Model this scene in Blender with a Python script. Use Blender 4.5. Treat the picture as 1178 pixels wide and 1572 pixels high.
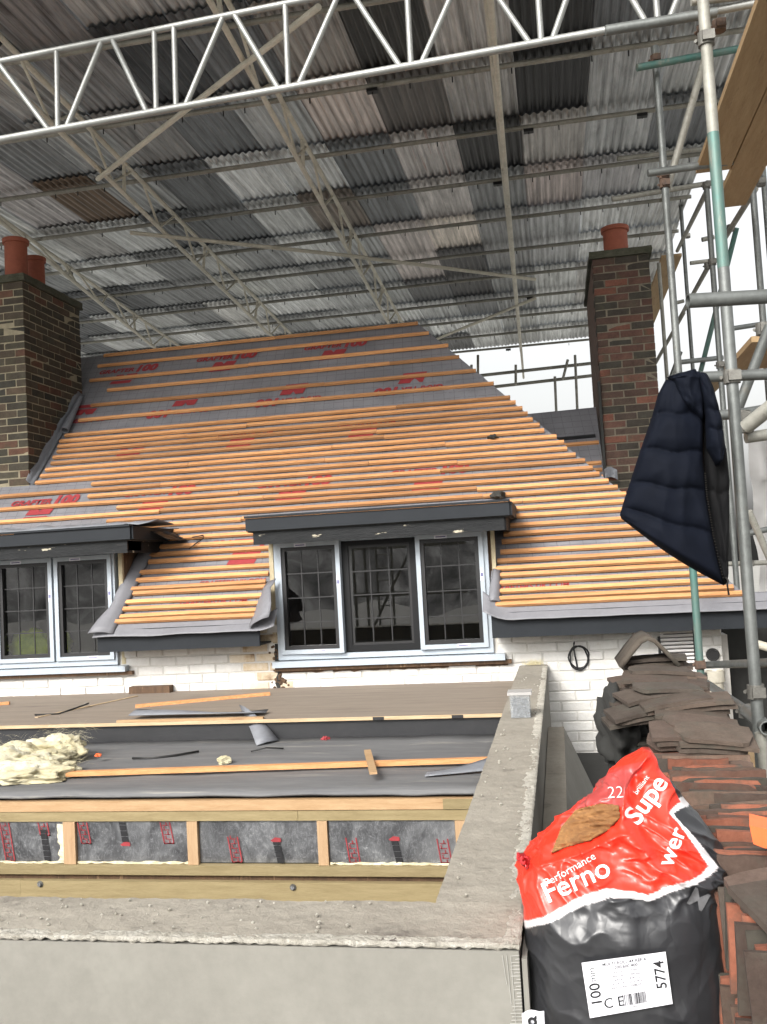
import bpy, bmesh, math, random
from mathutils import Vector, Matrix, noise
from mathutils.bvhtree import BVHTree
R = random.Random(7)
PI = math.pi
for o in list(bpy.data.objects):
    bpy.data.objects.remove(o)
S = bpy.context.scene
COL = S.collection

# ------------------------------------------------------------------ camera, sky, sun, exposure
CAM = ((0.9813118, 0.1844561, -0.0548003), (0.0641411, -0.0450558, 0.9969232), (-0.1814195, 0.9818075, 0.0560450))
FPX = 1430.0
cd = bpy.data.cameras.new('camera')
cam = bpy.data.objects.new('camera', cd)
COL.objects.link(cam)
r_, u_, f_ = [Vector(v) for v in CAM]
cam.matrix_world = Matrix(((r_.x, u_.x, -f_.x, 0), (r_.y, u_.y, -f_.y, 0), (r_.z, u_.z, -f_.z, 0), (0, 0, 0, 1)))
cd.sensor_fit = 'VERTICAL'
cd.sensor_height = 36.0
cd.lens = 36.0 * FPX / 1572
cd.clip_start = 0.05
cd.clip_end = 900
S.camera = cam

SUN_EL, SUN_AZ = math.radians(34), math.radians(200)      # azimuth from +Y clockwise: behind the camera, a little left
W = bpy.data.worlds.new("World")
S.world = W
W.use_nodes = True
wn = W.node_tree
wn.nodes.clear()
sky = wn.nodes.new('ShaderNodeTexSky')
sky.sky_type = 'NISHITA'
sky.sun_disc = False
sky.sun_elevation = SUN_EL
sky.sun_rotation = SUN_AZ
sky.dust_density = 6.0
sky.air_density = 1.6
hs = wn.nodes.new('ShaderNodeHueSaturation')
hs.inputs['Saturation'].default_value = 0.10
bg = wn.nodes.new('ShaderNodeBackground')
bg.inputs['Strength'].default_value = 0.14
wo = wn.nodes.new('ShaderNodeOutputWorld')
wn.links.new(sky.outputs[0], hs.inputs['Color'])
wn.links.new(hs.outputs[0], bg.inputs['Color'])
wn.links.new(bg.outputs[0], wo.inputs['Surface'])
sd = bpy.data.lights.new('sun', 'SUN')
sd.energy = 1.2
sd.angle = math.radians(16)
sd.color = (1.0, 0.96, 0.9)
sun = bpy.data.objects.new('sun', sd)
COL.objects.link(sun)
sdir = Vector((math.sin(SUN_AZ) * math.cos(SUN_EL), math.cos(SUN_AZ) * math.cos(SUN_EL), math.sin(SUN_EL)))
sun.rotation_euler = sdir.to_track_quat('Z', 'Y').to_euler()
S.view_settings.view_transform = 'Standard'
S.view_settings.look = 'None'
S.view_settings.exposure = 1.02
S.view_settings.gamma = 1.0
S.view_settings.use_curve_mapping = False

# ------------------------------------------------------------------ survey helpers: sight lines measured on the photograph
def ray(px, py):
    return r_ * ((px - 589) / FPX) + u_ * (-(py - 786) / FPX) + f_
def onY(px, py, Y):
    d = ray(px, py); return d * (Y / d.y)
def onZ(px, py, Z):
    d = ray(px, py); return d * (Z / d.z)
def onX(px, py, X):
    d = ray(px, py); return d * (X / d.x)
def at(px, py, dist):
    return ray(px, py) * dist
def proj(P):
    c = Vector((P.dot(r_), P.dot(u_), P.dot(f_)))
    return 589 + FPX * c.x / c.z, 786 - FPX * c.y / c.z
C45 = math.sqrt(0.5)
EY, EZ = 6.95, -0.36
def rp(x, s, h=0.0):                      # point on the main roof slope: x along, s up the slope, h off it
    return Vector((x, EY + s * C45 - h * C45, EZ + s * C45 + h * C45))
def onroof(px, py):
    d = ray(px, py); n = Vector((0, -C45, C45)); t = Vector((0, EY, EZ)).dot(n) / d.dot(n); P = d * t
    return P.x, (P.z - EZ) / C45

# ------------------------------------------------------------------ materials
def nodes(name):
    m = bpy.data.materials.new(name); m.use_nodes = True
    nt = m.node_tree
    b = nt.nodes['Principled BSDF']
    return m, nt, b
def N(nt, t, **kw):
    n = nt.nodes.new(t)
    for k, v in kw.items():
        if k in n.inputs.keys(): n.inputs[k].default_value = v
        else: setattr(n, k, v)
    return n
def coords(nt, scale=(1, 1, 1), kind='Object', rot=(0, 0, 0)):
    tc = N(nt, 'ShaderNodeTexCoord'); mp = N(nt, 'ShaderNodeMapping')
    mp.inputs['Scale'].default_value = scale; mp.inputs['Rotation'].default_value = rot
    nt.links.new(tc.outputs[kind], mp.inputs['Vector'])
    return mp.outputs[0]
def noise_n(nt, vec, scale, detail=5, rough=.6, dist=0):
    n = N(nt, 'ShaderNodeTexNoise'); n.inputs['Scale'].default_value = scale; n.inputs['Detail'].default_value = detail
    n.inputs['Roughness'].default_value = rough; n.inputs['Distortion'].default_value = dist
    nt.links.new(vec, n.inputs['Vector']); return n.outputs['Fac']
def ramp(nt, fac, stops):
    r = N(nt, 'ShaderNodeValToRGB'); e = r.color_ramp.elements
    while len(e) < len(stops): e.new(0.5)
    for el, (p, c) in zip(e, stops):
        el.position = p; el.color = (c, c, c, 1) if isinstance(c, (int, float)) else (*c, 1)
    nt.links.new(fac, r.inputs[0]); return r.outputs[0]
def mix(nt, fac, a, b, mode='MIX'):
    m = N(nt, 'ShaderNodeMix', data_type='RGBA', blend_type=mode)
    for i, v in ((0, fac), (6, a), (7, b)):
        if hasattr(v, 'node'): nt.links.new(v, m.inputs[i])
        else: m.inputs[i].default_value = v if i == 0 else (*v[:3], 1)
    return m.outputs[2]
def math_n(nt, op, a, b=0.0, c=None):
    m = N(nt, 'ShaderNodeMath', operation=op)
    for i, v in enumerate((a, b) if c is None else (a, b, c)):
        if hasattr(v, 'node'): nt.links.new(v, m.inputs[i])
        else: m.inputs[i].default_value = v
    return m.outputs[0]
def bump(nt, b, h, strength=.3, dist=.01):
    bp = N(nt, 'ShaderNodeBump'); bp.inputs['Strength'].default_value = strength; bp.inputs['Distance'].default_value = dist
    nt.links.new(h, bp.inputs['Height']); nt.links.new(bp.outputs[0], b.inputs['Normal'])
def pm(name, c1, c2=None, scale=8, stretch=(1, 1, 1), rough=.7, metal=0, bumps=.2, bdist=.004, rand=0.0, spots=None, objcol=False, rough_var=.1, kind='Object', fine=6, spec=.5):
    m, nt, b = nodes(name)
    c2 = c2 or tuple(x * .8 for x in c1)
    v = coords(nt, stretch, kind)
    oi = N(nt, 'ShaderNodeObjectInfo')
    if rand or objcol:
        ad = N(nt, 'ShaderNodeVectorMath', operation='ADD'); sc = N(nt, 'ShaderNodeVectorMath', operation='SCALE')
        cb = N(nt, 'ShaderNodeCombineXYZ')
        for i in range(3): nt.links.new(oi.outputs['Random'], cb.inputs[i])
        nt.links.new(cb.outputs[0], sc.inputs[0]); sc.inputs['Scale'].default_value = 37.0
        nt.links.new(v, ad.inputs[0]); nt.links.new(sc.outputs[0], ad.inputs[1]); v = ad.outputs[0]
    n1 = noise_n(nt, v, scale)
    n2 = noise_n(nt, v, scale * fine, 6, .7)
    f = math_n(nt, 'ADD', math_n(nt, 'MULTIPLY', n1, .6), math_n(nt, 'MULTIPLY', n2, .4))
    f = ramp(nt, f, [(.36, 0), (.64, 1)])
    if objcol:
        a = mix(nt, 1.0, oi.outputs['Color'], c1, 'MULTIPLY'); bb = mix(nt, 1.0, oi.outputs['Color'], c2, 'MULTIPLY')
        c = mix(nt, f, a, bb)
    else:
        c = mix(nt, f, c1, c2)
    if rand:
        h = N(nt, 'ShaderNodeHueSaturation'); nt.links.new(c, h.inputs['Color'])
        nt.links.new(math_n(nt, 'MULTIPLY_ADD', oi.outputs['Random'], 2 * rand, 1 - rand), h.inputs['Value']); c = h.outputs[0]
    if spots:
        col, sc_, lo, hi = spots
        c = mix(nt, ramp(nt, noise_n(nt, v, sc_, 6, .65), [(lo, 0), (hi, 1)]), c, col)
    nt.links.new(c, b.inputs['Base Color'])
    nt.links.new(math_n(nt, 'MULTIPLY_ADD', n2, rough_var, rough - rough_var / 2), b.inputs['Roughness'])
    b.inputs['Metallic'].default_value = metal
    b.inputs['Specular IOR Level'].default_value = spec
    if bumps: bump(nt, b, f, bumps, bdist)
    return m
M = {}
M['ground'] = pm('ground', (.32, .31, .29), (.25, .245, .22), .5, rough=.95, bumps=.3)
M['batten'] = pm('batten_wood', (.63, .325, .145), (.43, .19, .066), 5, (1, 14, 14), .75, rand=.30, spots=((.20, .07, .02), 3.2, .66, .74), bumps=.15)
M['pine'] = pm('pale_pine', (.43, .29, .16), (.34, .205, .10), 5, (1.2, 12, 12), .75, rand=.08, spots=((.22, .12, .06), 2.5, .68, .74), bumps=.15)
M['pinev'] = pm('upright_pine', (.44, .30, .175), (.36, .225, .12), 5, (12, 12, 1), .75, bumps=.15)
M['treated'] = pm('treated_timber', (.29, .23, .12), (.205, .157, .075), 4, (1.2, 12, 12), .8, rand=.08, spots=((.12, .075, .04), 2.2, .67, .73), bumps=.15)
M['ply'] = pm('weathered_plywood', (.265, .218, .172), (.195, .158, .125), 3, (.6, 5, 1), .85, spots=((.14, .11, .09), 2.0, .60, .75), bumps=.15)
M['plyedge'] = pm('plywood_edge', (.55, .42, .27), (.36, .25, .14), 6, (1, 1, 30), .85)
M['epdm'] = pm('roof_membrane_black', (.165, .165, .165), (.105, .106, .11), 3, (.5, 4, 1), .7, spots=((.33, .31, .27), 3.4, .57, .78), bumps=.1)
M['black'] = pm('black_upstand', (.012, .013, .015), (.02, .02, .022), 4, rough=.5)
M['fascia'] = pm('anthracite_paint', (.014, .0165, .02), (.019, .022, .026), 4, rough=.6, bumps=.04, spec=.2)
M['oldblack'] = pm('old_black_paint', (.010, .011, .012), (.016, .017, .018), 9, (1, 3, 3), .6, spec=.2, spots=((.42, .38, .29), 3.2, .635, .66), bumps=.4, bdist=.008)
M['render'] = pm('cement_render', (.25, .24, .212), (.195, .187, .164), 1.6, rough=.92, spots=((.305, .295, .262), 1.1, .55, .75), bumps=.18, bdist=.004, fine=12)
M['coping'] = pm('rough_cement_top', (.315, .288, .24), (.235, .212, .175), 3.0, rough=.95, spots=((.12, .105, .09), 6, .60, .74), bumps=.6, bdist=.01, fine=9)
M['plaster'] = pm('white_plaster_crust', (.64, .61, .54), (.36, .33, .27), 26, rough=.95, bumps=.9, bdist=.012, fine=5)
M['mesh_bead'] = pm('glass_fibre_mesh', (.45, .44, .41), (.34, .33, .30), 30, rough=.8)
M['mortar'] = pm('mortar', (.175, .15, .11), (.105, .092, .07), 9, rough=.95, bumps=.5, bdist=.006)
M['whitewall'] = pm('white_painted_mortar', (.55, .535, .505), (.44, .42, .385), 5, rough=.85, spots=((.20, .16, .12), 3, .66, .8), bumps=.4)
M['stainbrick'] = pm('rust_stained_brick', (.60, .55, .46), (.44, .33, .20), 4, rough=.85, rand=.08, spots=((.16, .09, .045), 4, .56, .72), bumps=.5, bdist=.006)
M['whitebrick'] = pm('white_painted_brick', (.64, .63, .605), (.54, .525, .495), 5, rough=.7, rand=.07, spots=((.36, .26, .17), 4.5, .66, .78), bumps=.5, bdist=.006)
M['brick'] = pm('old_red_brick', (1.0, 1.0, 1.0), (.55, .52, .5), 9, rough=.92, objcol=True, spots=((.055, .05, .03), 5, .54, .72), bumps=.6, bdist=.005)
M['cap'] = pm('mossy_mortar_cap', (.075, .072, .05), (.035, .038, .022), 8, rough=.95, bumps=.7, bdist=.01)
M['pot'] = pm('terracotta_pot', (.30, .088, .048), (.22, .062, .036), 4, rough=.8, spots=((.12, .05, .035), 4, .66, .8), bumps=.15)
M['alu'] = pm('blue_grey_frame', (.40, .445, .49), (.34, .385, .43), 5, rough=.4, bumps=.02)
M['aludark'] = pm('dark_window_frame', (.006, .0065, .0075), rough=.5, bumps=.0, spec=.25)
M['gasket'] = pm('black_gasket', (.008, .008, .009), rough=.5, bumps=0)
M['sticker'] = pm('white_sticker', (.75, .75, .8), (.6, .6, .68), 20, rough=.5, bumps=0)
M['stickertext'] = pm('sticker_print', (.15, .15, .3), rough=.6, bumps=0)
M['cheek'] = pm('stained_brown_board', (.13, .075, .04), (.06, .035, .02), 3, (6, 6, 1), .85, spots=((.25, .16, .09), 4, .62, .7))
M['cream'] = pm('old_cream_timber', (.50, .44, .30), (.33, .27, .17), 8, (3, 3, 1), .85)
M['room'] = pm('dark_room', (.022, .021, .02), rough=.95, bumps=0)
M['lead'] = pm('grey_flashing', (.20, .21, .23), (.15, .155, .17), 5, rough=.55, bumps=.15)
M['galv'] = pm('galvanised_tube', (.195, .205, .198), (.115, .122, .117), 6, (1, 1, 1), .52, metal=.55, spots=((.16, .15, .13), 7, .62, .75), bumps=.2, bdist=.002)
M['galvdull'] = pm('dull_tube', (.36, .35, .31), (.22, .215, .185), 6, rough=.62, metal=.35, spots=((.10, .085, .06), 7, .6, .75), bumps=.2, bdist=.002)
M['paletube'] = pm('pale_tube', (.66, .63, .54), (.48, .455, .38), 6, rough=.55, metal=.15, spots=((.2, .17, .12), 7, .66, .8), bumps=.1)
M['alubeam'] = pm('aluminium_tube', (.33, .335, .32), (.24, .245, .232), 7, rough=.45, metal=.45, spots=((.30, .29, .27), 9, .66, .78), bumps=.1, bdist=.002)
M['teal'] = pm('teal_painted_tube', (.05, .16, .14), (.13, .17, .15), 3, (2, 2, .7), .55, metal=.3, spots=((.25, .24, .2), 6, .6, .72), bumps=.2, bdist=.002)
M['rust'] = pm('rusty_clamp', (.16, .10, .07), (.075, .055, .045), 20, rough=.85, metal=.3)
M['clamp'] = pm('steel_clamp', (.20, .195, .175), (.10, .095, .085), 20, rough=.6, metal=.5)
M['yellow'] = pm('yellow_tape', (.6, .45, .04), rough=.6)
M['board'] = pm('scaffold_board', (.36, .25, .135), (.26, .17, .085), 3, (10, 1, 10), .85, spots=((.14, .09, .05), 2.4, .62, .72))
M['tile'] = pm('old_clay_tile', (1, 1, 1), (.62, .58, .55), 14, rough=.92, objcol=True, spots=((.065, .058, .045), 9, .50, .70), bumps=.5, bdist=.003)
M['jacket'] = pm('navy_nylon', (.0030, .0046, .0100), (.0022, .0034, .0072), 6, rough=.8, bumps=.12, bdist=.006, fine=3, spec=.12)
M['lining'] = pm('black_lining', (.0042, .0043, .0048), (.003, .003, .0034), 8, rough=.8, bumps=.3, bdist=.006, spec=.15)
M['zip'] = pm('zip_metal', (.03, .028, .026), rough=.4, metal=.8, bumps=0)
M['wool'] = pm('yellow_mineral_wool', (.64, .59, .42), (.53, .465, .28), 9, (1, 1, 2), rough=.98, spots=((.72, .70, .60), 6, .5, .7), bumps=.8, bdist=.012)
M['brownwool'] = pm('brown_mineral_wool', (.42, .21, .075), (.24, .105, .035), 16, (1, 1, 3), .98, bumps=.9, bdist=.008)
M['foilrough'] = pm('torn_foam_edge', (.70, .66, .50), (.55, .48, .3), 20, rough=.95, bumps=.5)
M['redprint'] = pm('red_print', (.31, .032, .038), (.24, .028, .034), 9, rough=.7, bumps=0)
M['blackprint'] = pm('black_print', (.012, .012, .014), rough=.6, bumps=0)
M['orange'] = pm('orange_plastic', (.85, .16, .05), (.75, .13, .04), 6, rough=.4, bumps=.05)
M['screw'] = pm('screws', (.35, .36, .36), (.16, .16, .17), 60, rough=.4, metal=.8, bumps=.8)
M['cable'] = pm('black_cable', (.012, .012, .012), rough=.5, bumps=0)
M['pipe'] = pm('off_white_pipe', (.55, .52, .44), (.40, .37, .30), 5, rough=.6, bumps=.1)
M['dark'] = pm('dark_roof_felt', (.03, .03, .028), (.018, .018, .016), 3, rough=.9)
M['white_text'] = pm('white_print', (.80, .78, .76), (.72, .7, .68), 9, rough=.45, bumps=0)
M['labelpaper'] = pm('white_label', (.78, .78, .82), (.72, .72, .77), 12, rough=.4, bumps=.1)
M['green'] = pm('green_bag', (.75, .85, .08), (.35, .48, .04), 10, rough=.4, bumps=.6)
M['greyprint'] = pm('grey_print', (.16, .16, .165), rough=.4, bumps=0)
M['scrap'] = pm('crumpled_dark_scrap', (.06, .055, .045), (.03, .03, .028), 30, rough=.9, bumps=.6)

def m_tin():
    m, nt, b = nodes('corrugated_iron')
    oi = N(nt, 'ShaderNodeObjectInfo')
    tc = N(nt, 'ShaderNodeTexCoord')
    cb = N(nt, 'ShaderNodeCombineXYZ')
    nt.links.new(math_n(nt, 'MULTIPLY', oi.outputs['Random'], 53.0), cb.inputs[0]); nt.links.new(math_n(nt, 'MULTIPLY', oi.outputs['Random'], 91.0), cb.inputs[1])
    ad = N(nt, 'ShaderNodeVectorMath', operation='ADD'); nt.links.new(tc.outputs['Object'], ad.inputs[0]); nt.links.new(cb.outputs[0], ad.inputs[1])
    mp = N(nt, 'ShaderNodeMapping'); mp.inputs['Scale'].default_value = (10, .16, 1); nt.links.new(ad.outputs[0], mp.inputs['Vector'])
    st = noise_n(nt, mp.outputs[0], 2.2, 6, .65, .3)
    mp2 = N(nt, 'ShaderNodeMapping'); mp2.inputs['Scale'].default_value = (6, .7, 1); nt.links.new(ad.outputs[0], mp2.inputs['Vector'])
    bl = noise_n(nt, mp2.outputs[0], 2.0, 6, .7, .5)
    f = ramp(nt, math_n(nt, 'ADD', math_n(nt, 'MULTIPLY', st, .55), math_n(nt, 'MULTIPLY', bl, .45)), [(.36, .50), (.5, 1.38), (.63, 2.2)])
    c = mix(nt, 1.0, oi.outputs['Color'], f, 'MULTIPLY')
    c = mix(nt, 1.0, c, (.97, 1.0, 1.04), 'MULTIPLY')
    pale = ramp(nt, bl, [(.60, 0), (.66, 1)])
    c = mix(nt, math_n(nt, 'MULTIPLY', pale, .35), c, mix(nt, 1.0, oi.outputs['Color'], (2.1, 2.1, 2.05), 'MULTIPLY'))
    rn = noise_n(nt, mp.outputs[0], 3.3, 8, .75, .6)
    rm = ramp(nt, math_n(nt, 'ADD', math_n(nt, 'MULTIPLY', rn, .7), math_n(nt, 'MULTIPLY', oi.outputs['Alpha'], .45)), [(.58, 0), (.66, 1)])
    rc = mix(nt, st, (.30, .085, .03), (.12, .05, .028))
    c = mix(nt, rm, c, rc)
    nt.links.new(c, b.inputs['Base Color'])
    b.inputs['Metallic'].default_value = .72
    nt.links.new(math_n(nt, 'MULTIPLY_ADD', bl, .30, .24), b.inputs['Roughness'])
    bump(nt, b, bl, .25, .006)
    return m
M['tin'] = m_tin()

def m_underlay():
    m, nt, b = nodes('grey_breather_membrane')
    v = coords(nt)
    n1 = noise_n(nt, v, 2.2, 5, .6); n2 = noise_n(nt, v, 30, 4, .6)
    c = mix(nt, ramp(nt, n1, [(.35, 0), (.65, 1)]), (.205, .205, .22), (.15, .15, .163))
    # printed grid: x along, slope distance from z
    sp = N(nt, 'ShaderNodeSeparateXYZ'); nt.links.new(v, sp.inputs[0])
    def line(val, per, w):
        fr = math_n(nt, 'FRACT', math_n(nt, 'MULTIPLY', val, 1 / per))
        return math_n(nt, 'LESS_THAN', fr, w)
    gx = line(math_n(nt, 'ADD', sp.outputs[0], math_n(nt, 'MULTIPLY', sp.outputs[2], .12)), .10, .05)
    gz = line(sp.outputs[2], .0707, .07)
    dash = math_n(nt, 'GREATER_THAN', noise_n(nt, v, 60, 2), .42)
    g = math_n(nt, 'MULTIPLY', math_n(nt, 'MAXIMUM', gx, gz), dash)
    c = mix(nt, math_n(nt, 'MULTIPLY', g, .55), c, (.055, .055, .065))
    nt.links.new(c, b.inputs['Base Color'])
    b.inputs['Roughness'].default_value = .62
    h = math_n(nt, 'ADD', n1, math_n(nt, 'MULTIPLY', n2, .1))
    bump(nt, b, h, .35, .03)
    return m
M['underlay'] = m_underlay()
M['feltplain'] = pm('grey_eaves_felt', (.19, .19, .205), (.155, .155, .168), 4, rough=.6, bumps=.25, bdist=.01)

def m_foil():
    m, nt, b = nodes('foil_facing')
    v = coords(nt)
    mp = N(nt, 'ShaderNodeMapping'); mp.inputs['Scale'].default_value = (7, 1, 3); nt.links.new(v, mp.inputs['Vector'])
    n1 = noise_n(nt, v, 6, 3, .6, 1.2); n2 = noise_n(nt, mp.outputs[0], 5, 5, .7, 1.5); n3 = noise_n(nt, v, 34, 4, .6, .8)
    ridge = lambda n, w: ramp(nt, n, [(.5 - w, 0), (.5, 1), (.5 + w, 0)])
    s1, s2 = ridge(n2, .018), ridge(n3, .05)
    c = mix(nt, ramp(nt, n1, [(.35, 0), (.68, 1)]), (.20, .205, .217), (.34, .348, .36))
    c = mix(nt, math_n(nt, 'MULTIPLY', s1, .35), c, (.75, .75, .76))
    nt.links.new(c, b.inputs['Base Color']); b.inputs['Metallic'].default_value = .88
    nt.links.new(math_n(nt, 'MULTIPLY_ADD', n1, .3, .24), b.inputs['Roughness'])
    bump(nt, b, math_n(nt, 'ADD', n1, math_n(nt, 'ADD', s1, math_n(nt, 'MULTIPLY', s2, .05))), .22, .004)
    return m
M['foil'] = m_foil()

def m_glass():
    m, nt, b = nodes('window_glass')
    nt.nodes.remove(b)
    out = nt.nodes['Material Output']
    fr = N(nt, 'ShaderNodeFresnel'); fr.inputs['IOR'].default_value = 2.1
    g = N(nt, 'ShaderNodeBsdfGlossy'); g.inputs['Roughness'].default_value = .012
    t = N(nt, 'ShaderNodeBsdfTransparent'); t.inputs['Color'].default_value = (.60, .63, .63, 1)
    v = coords(nt)
    bp = N(nt, 'ShaderNodeBump'); bp.inputs['Strength'].default_value = .10; bp.inputs['Distance'].default_value = .006
    nt.links.new(noise_n(nt, v, 1.6, 1, .3), bp.inputs['Height']); nt.links.new(bp.outputs[0], g.inputs['Normal'])
    mx = N(nt, 'ShaderNodeMixShader')
    nt.links.new(fr.outputs[0], mx.inputs[0]); nt.links.new(t.outputs[0], mx.inputs[1]); nt.links.new(g.outputs[0], mx.inputs[2])
    nt.links.new(mx.outputs[0], out.inputs['Surface'])
    return m
M['glass'] = m_glass()

def m_clear():
    m, nt, b = nodes('clear_plastic')
    nt.nodes.remove(b)
    out = nt.nodes['Material Output']
    g = N(nt, 'ShaderNodeBsdfGlossy'); g.inputs['Roughness'].default_value = .15
    t = N(nt, 'ShaderNodeBsdfTransparent'); t.inputs['Color'].default_value = (.88, .91, .93, 1)
    d = N(nt, 'ShaderNodeBsdfDiffuse'); d.inputs['Color'].default_value = (.7, .74, .78, 1)
    m1 = N(nt, 'ShaderNodeMixShader'); m1.inputs[0].default_value = .22
    nt.links.new(t.outputs[0], m1.inputs[1]); nt.links.new(d.outputs[0], m1.inputs[2])
    m2 = N(nt, 'ShaderNodeMixShader'); m2.inputs[0].default_value = .12
    nt.links.new(m1.outputs[0], m2.inputs[1]); nt.links.new(g.outputs[0], m2.inputs[2])
    nt.links.new(m2.outputs[0], out.inputs['Surface'])
    return m
M['clear'] = m_clear()

def m_bag():
    m, nt, b = nodes('printed_polythene')
    a = N(nt, 'ShaderNodeVertexColor'); a.layer_name = 'print'
    v = coords(nt)
    nt.links.new(a.outputs[0], b.inputs['Base Color'])
    b.inputs['Roughness'].default_value = .34
    b.inputs['Specular IOR Level'].default_value = .55
    vo = N(nt, 'ShaderNodeTexVoronoi'); vo.feature = 'DISTANCE_TO_EDGE'; vo.inputs['Scale'].default_value = 17
    mp = N(nt, 'ShaderNodeMapping'); mp.inputs['Scale'].default_value = (1, 1, .55); mp.inputs['Rotation'].default_value = (0, .5, 0)
    nz = N(nt, 'ShaderNodeTexNoise'); nz.inputs['Scale'].default_value = 9
    nt.links.new(v, nz.inputs['Vector'])
    mxv = N(nt, 'ShaderNodeVectorMath', operation='MULTIPLY_ADD'); nt.links.new(nz.outputs['Color'], mxv.inputs[0]); mxv.inputs[1].default_value = (.12, .12, .12)
    nt.links.new(v, mp.inputs[0]); nt.links.new(mp.outputs[0], mxv.inputs[2]); nt.links.new(mxv.outputs[0], vo.inputs['Vector'])
    h = math_n(nt, 'ADD', vo.outputs['Distance'], math_n(nt, 'MULTIPLY', noise_n(nt, v, 45, 4, .6), .08))
    bump(nt, b, h, .35, .008)
    return m
M['bag'] = m_bag()
def m_netting():
    m, nt, b = nodes('white_sheeting')
    v = coords(nt)
    n = noise_n(nt, v, 3, 5)
    nt.links.new(mix(nt, n, (.72, .70, .68), (.60, .58, .56)), b.inputs['Base Color'])
    b.inputs['Roughness'].default_value = .6
    b.inputs['Transmission Weight'].default_value = 0.0
    t = N(nt, 'ShaderNodeBsdfTranslucent'); t.inputs['Color'].default_value = (.55, .54, .53, 1)
    mx = N(nt, 'ShaderNodeMixShader'); mx.inputs[0].default_value = .5
    out = nt.nodes['Material Output']
    nt.links.new(b.outputs[0], mx.inputs[1]); nt.links.new(t.outputs[0], mx.inputs[2]); nt.links.new(mx.outputs[0], out.inputs['Surface'])
    return m
M['sheeting'] = m_netting()
m, nt, b = nodes('grey_sheeting'); v_ = coords(nt, (1, 1, 1))
c_ = ramp(nt, noise_n(nt, v_, 1.1, 6, .7, 1.0), [(.36, .10), (.5, .28), (.64, .52)])
t_ = N(nt, 'ShaderNodeBsdfTranslucent'); d_ = N(nt, 'ShaderNodeBsdfDiffuse'); nt.links.new(c_, t_.inputs['Color']); nt.links.new(c_, d_.inputs['Color'])
mx_ = N(nt, 'ShaderNodeMixShader'); nt.links.new(d_.outputs[0], mx_.inputs[1]); nt.links.new(t_.outputs[0], mx_.inputs[2]); nt.links.new(mx_.outputs[0], nt.nodes['Material Output'].inputs['Surface'])
M['greysheet'] = m

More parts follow.
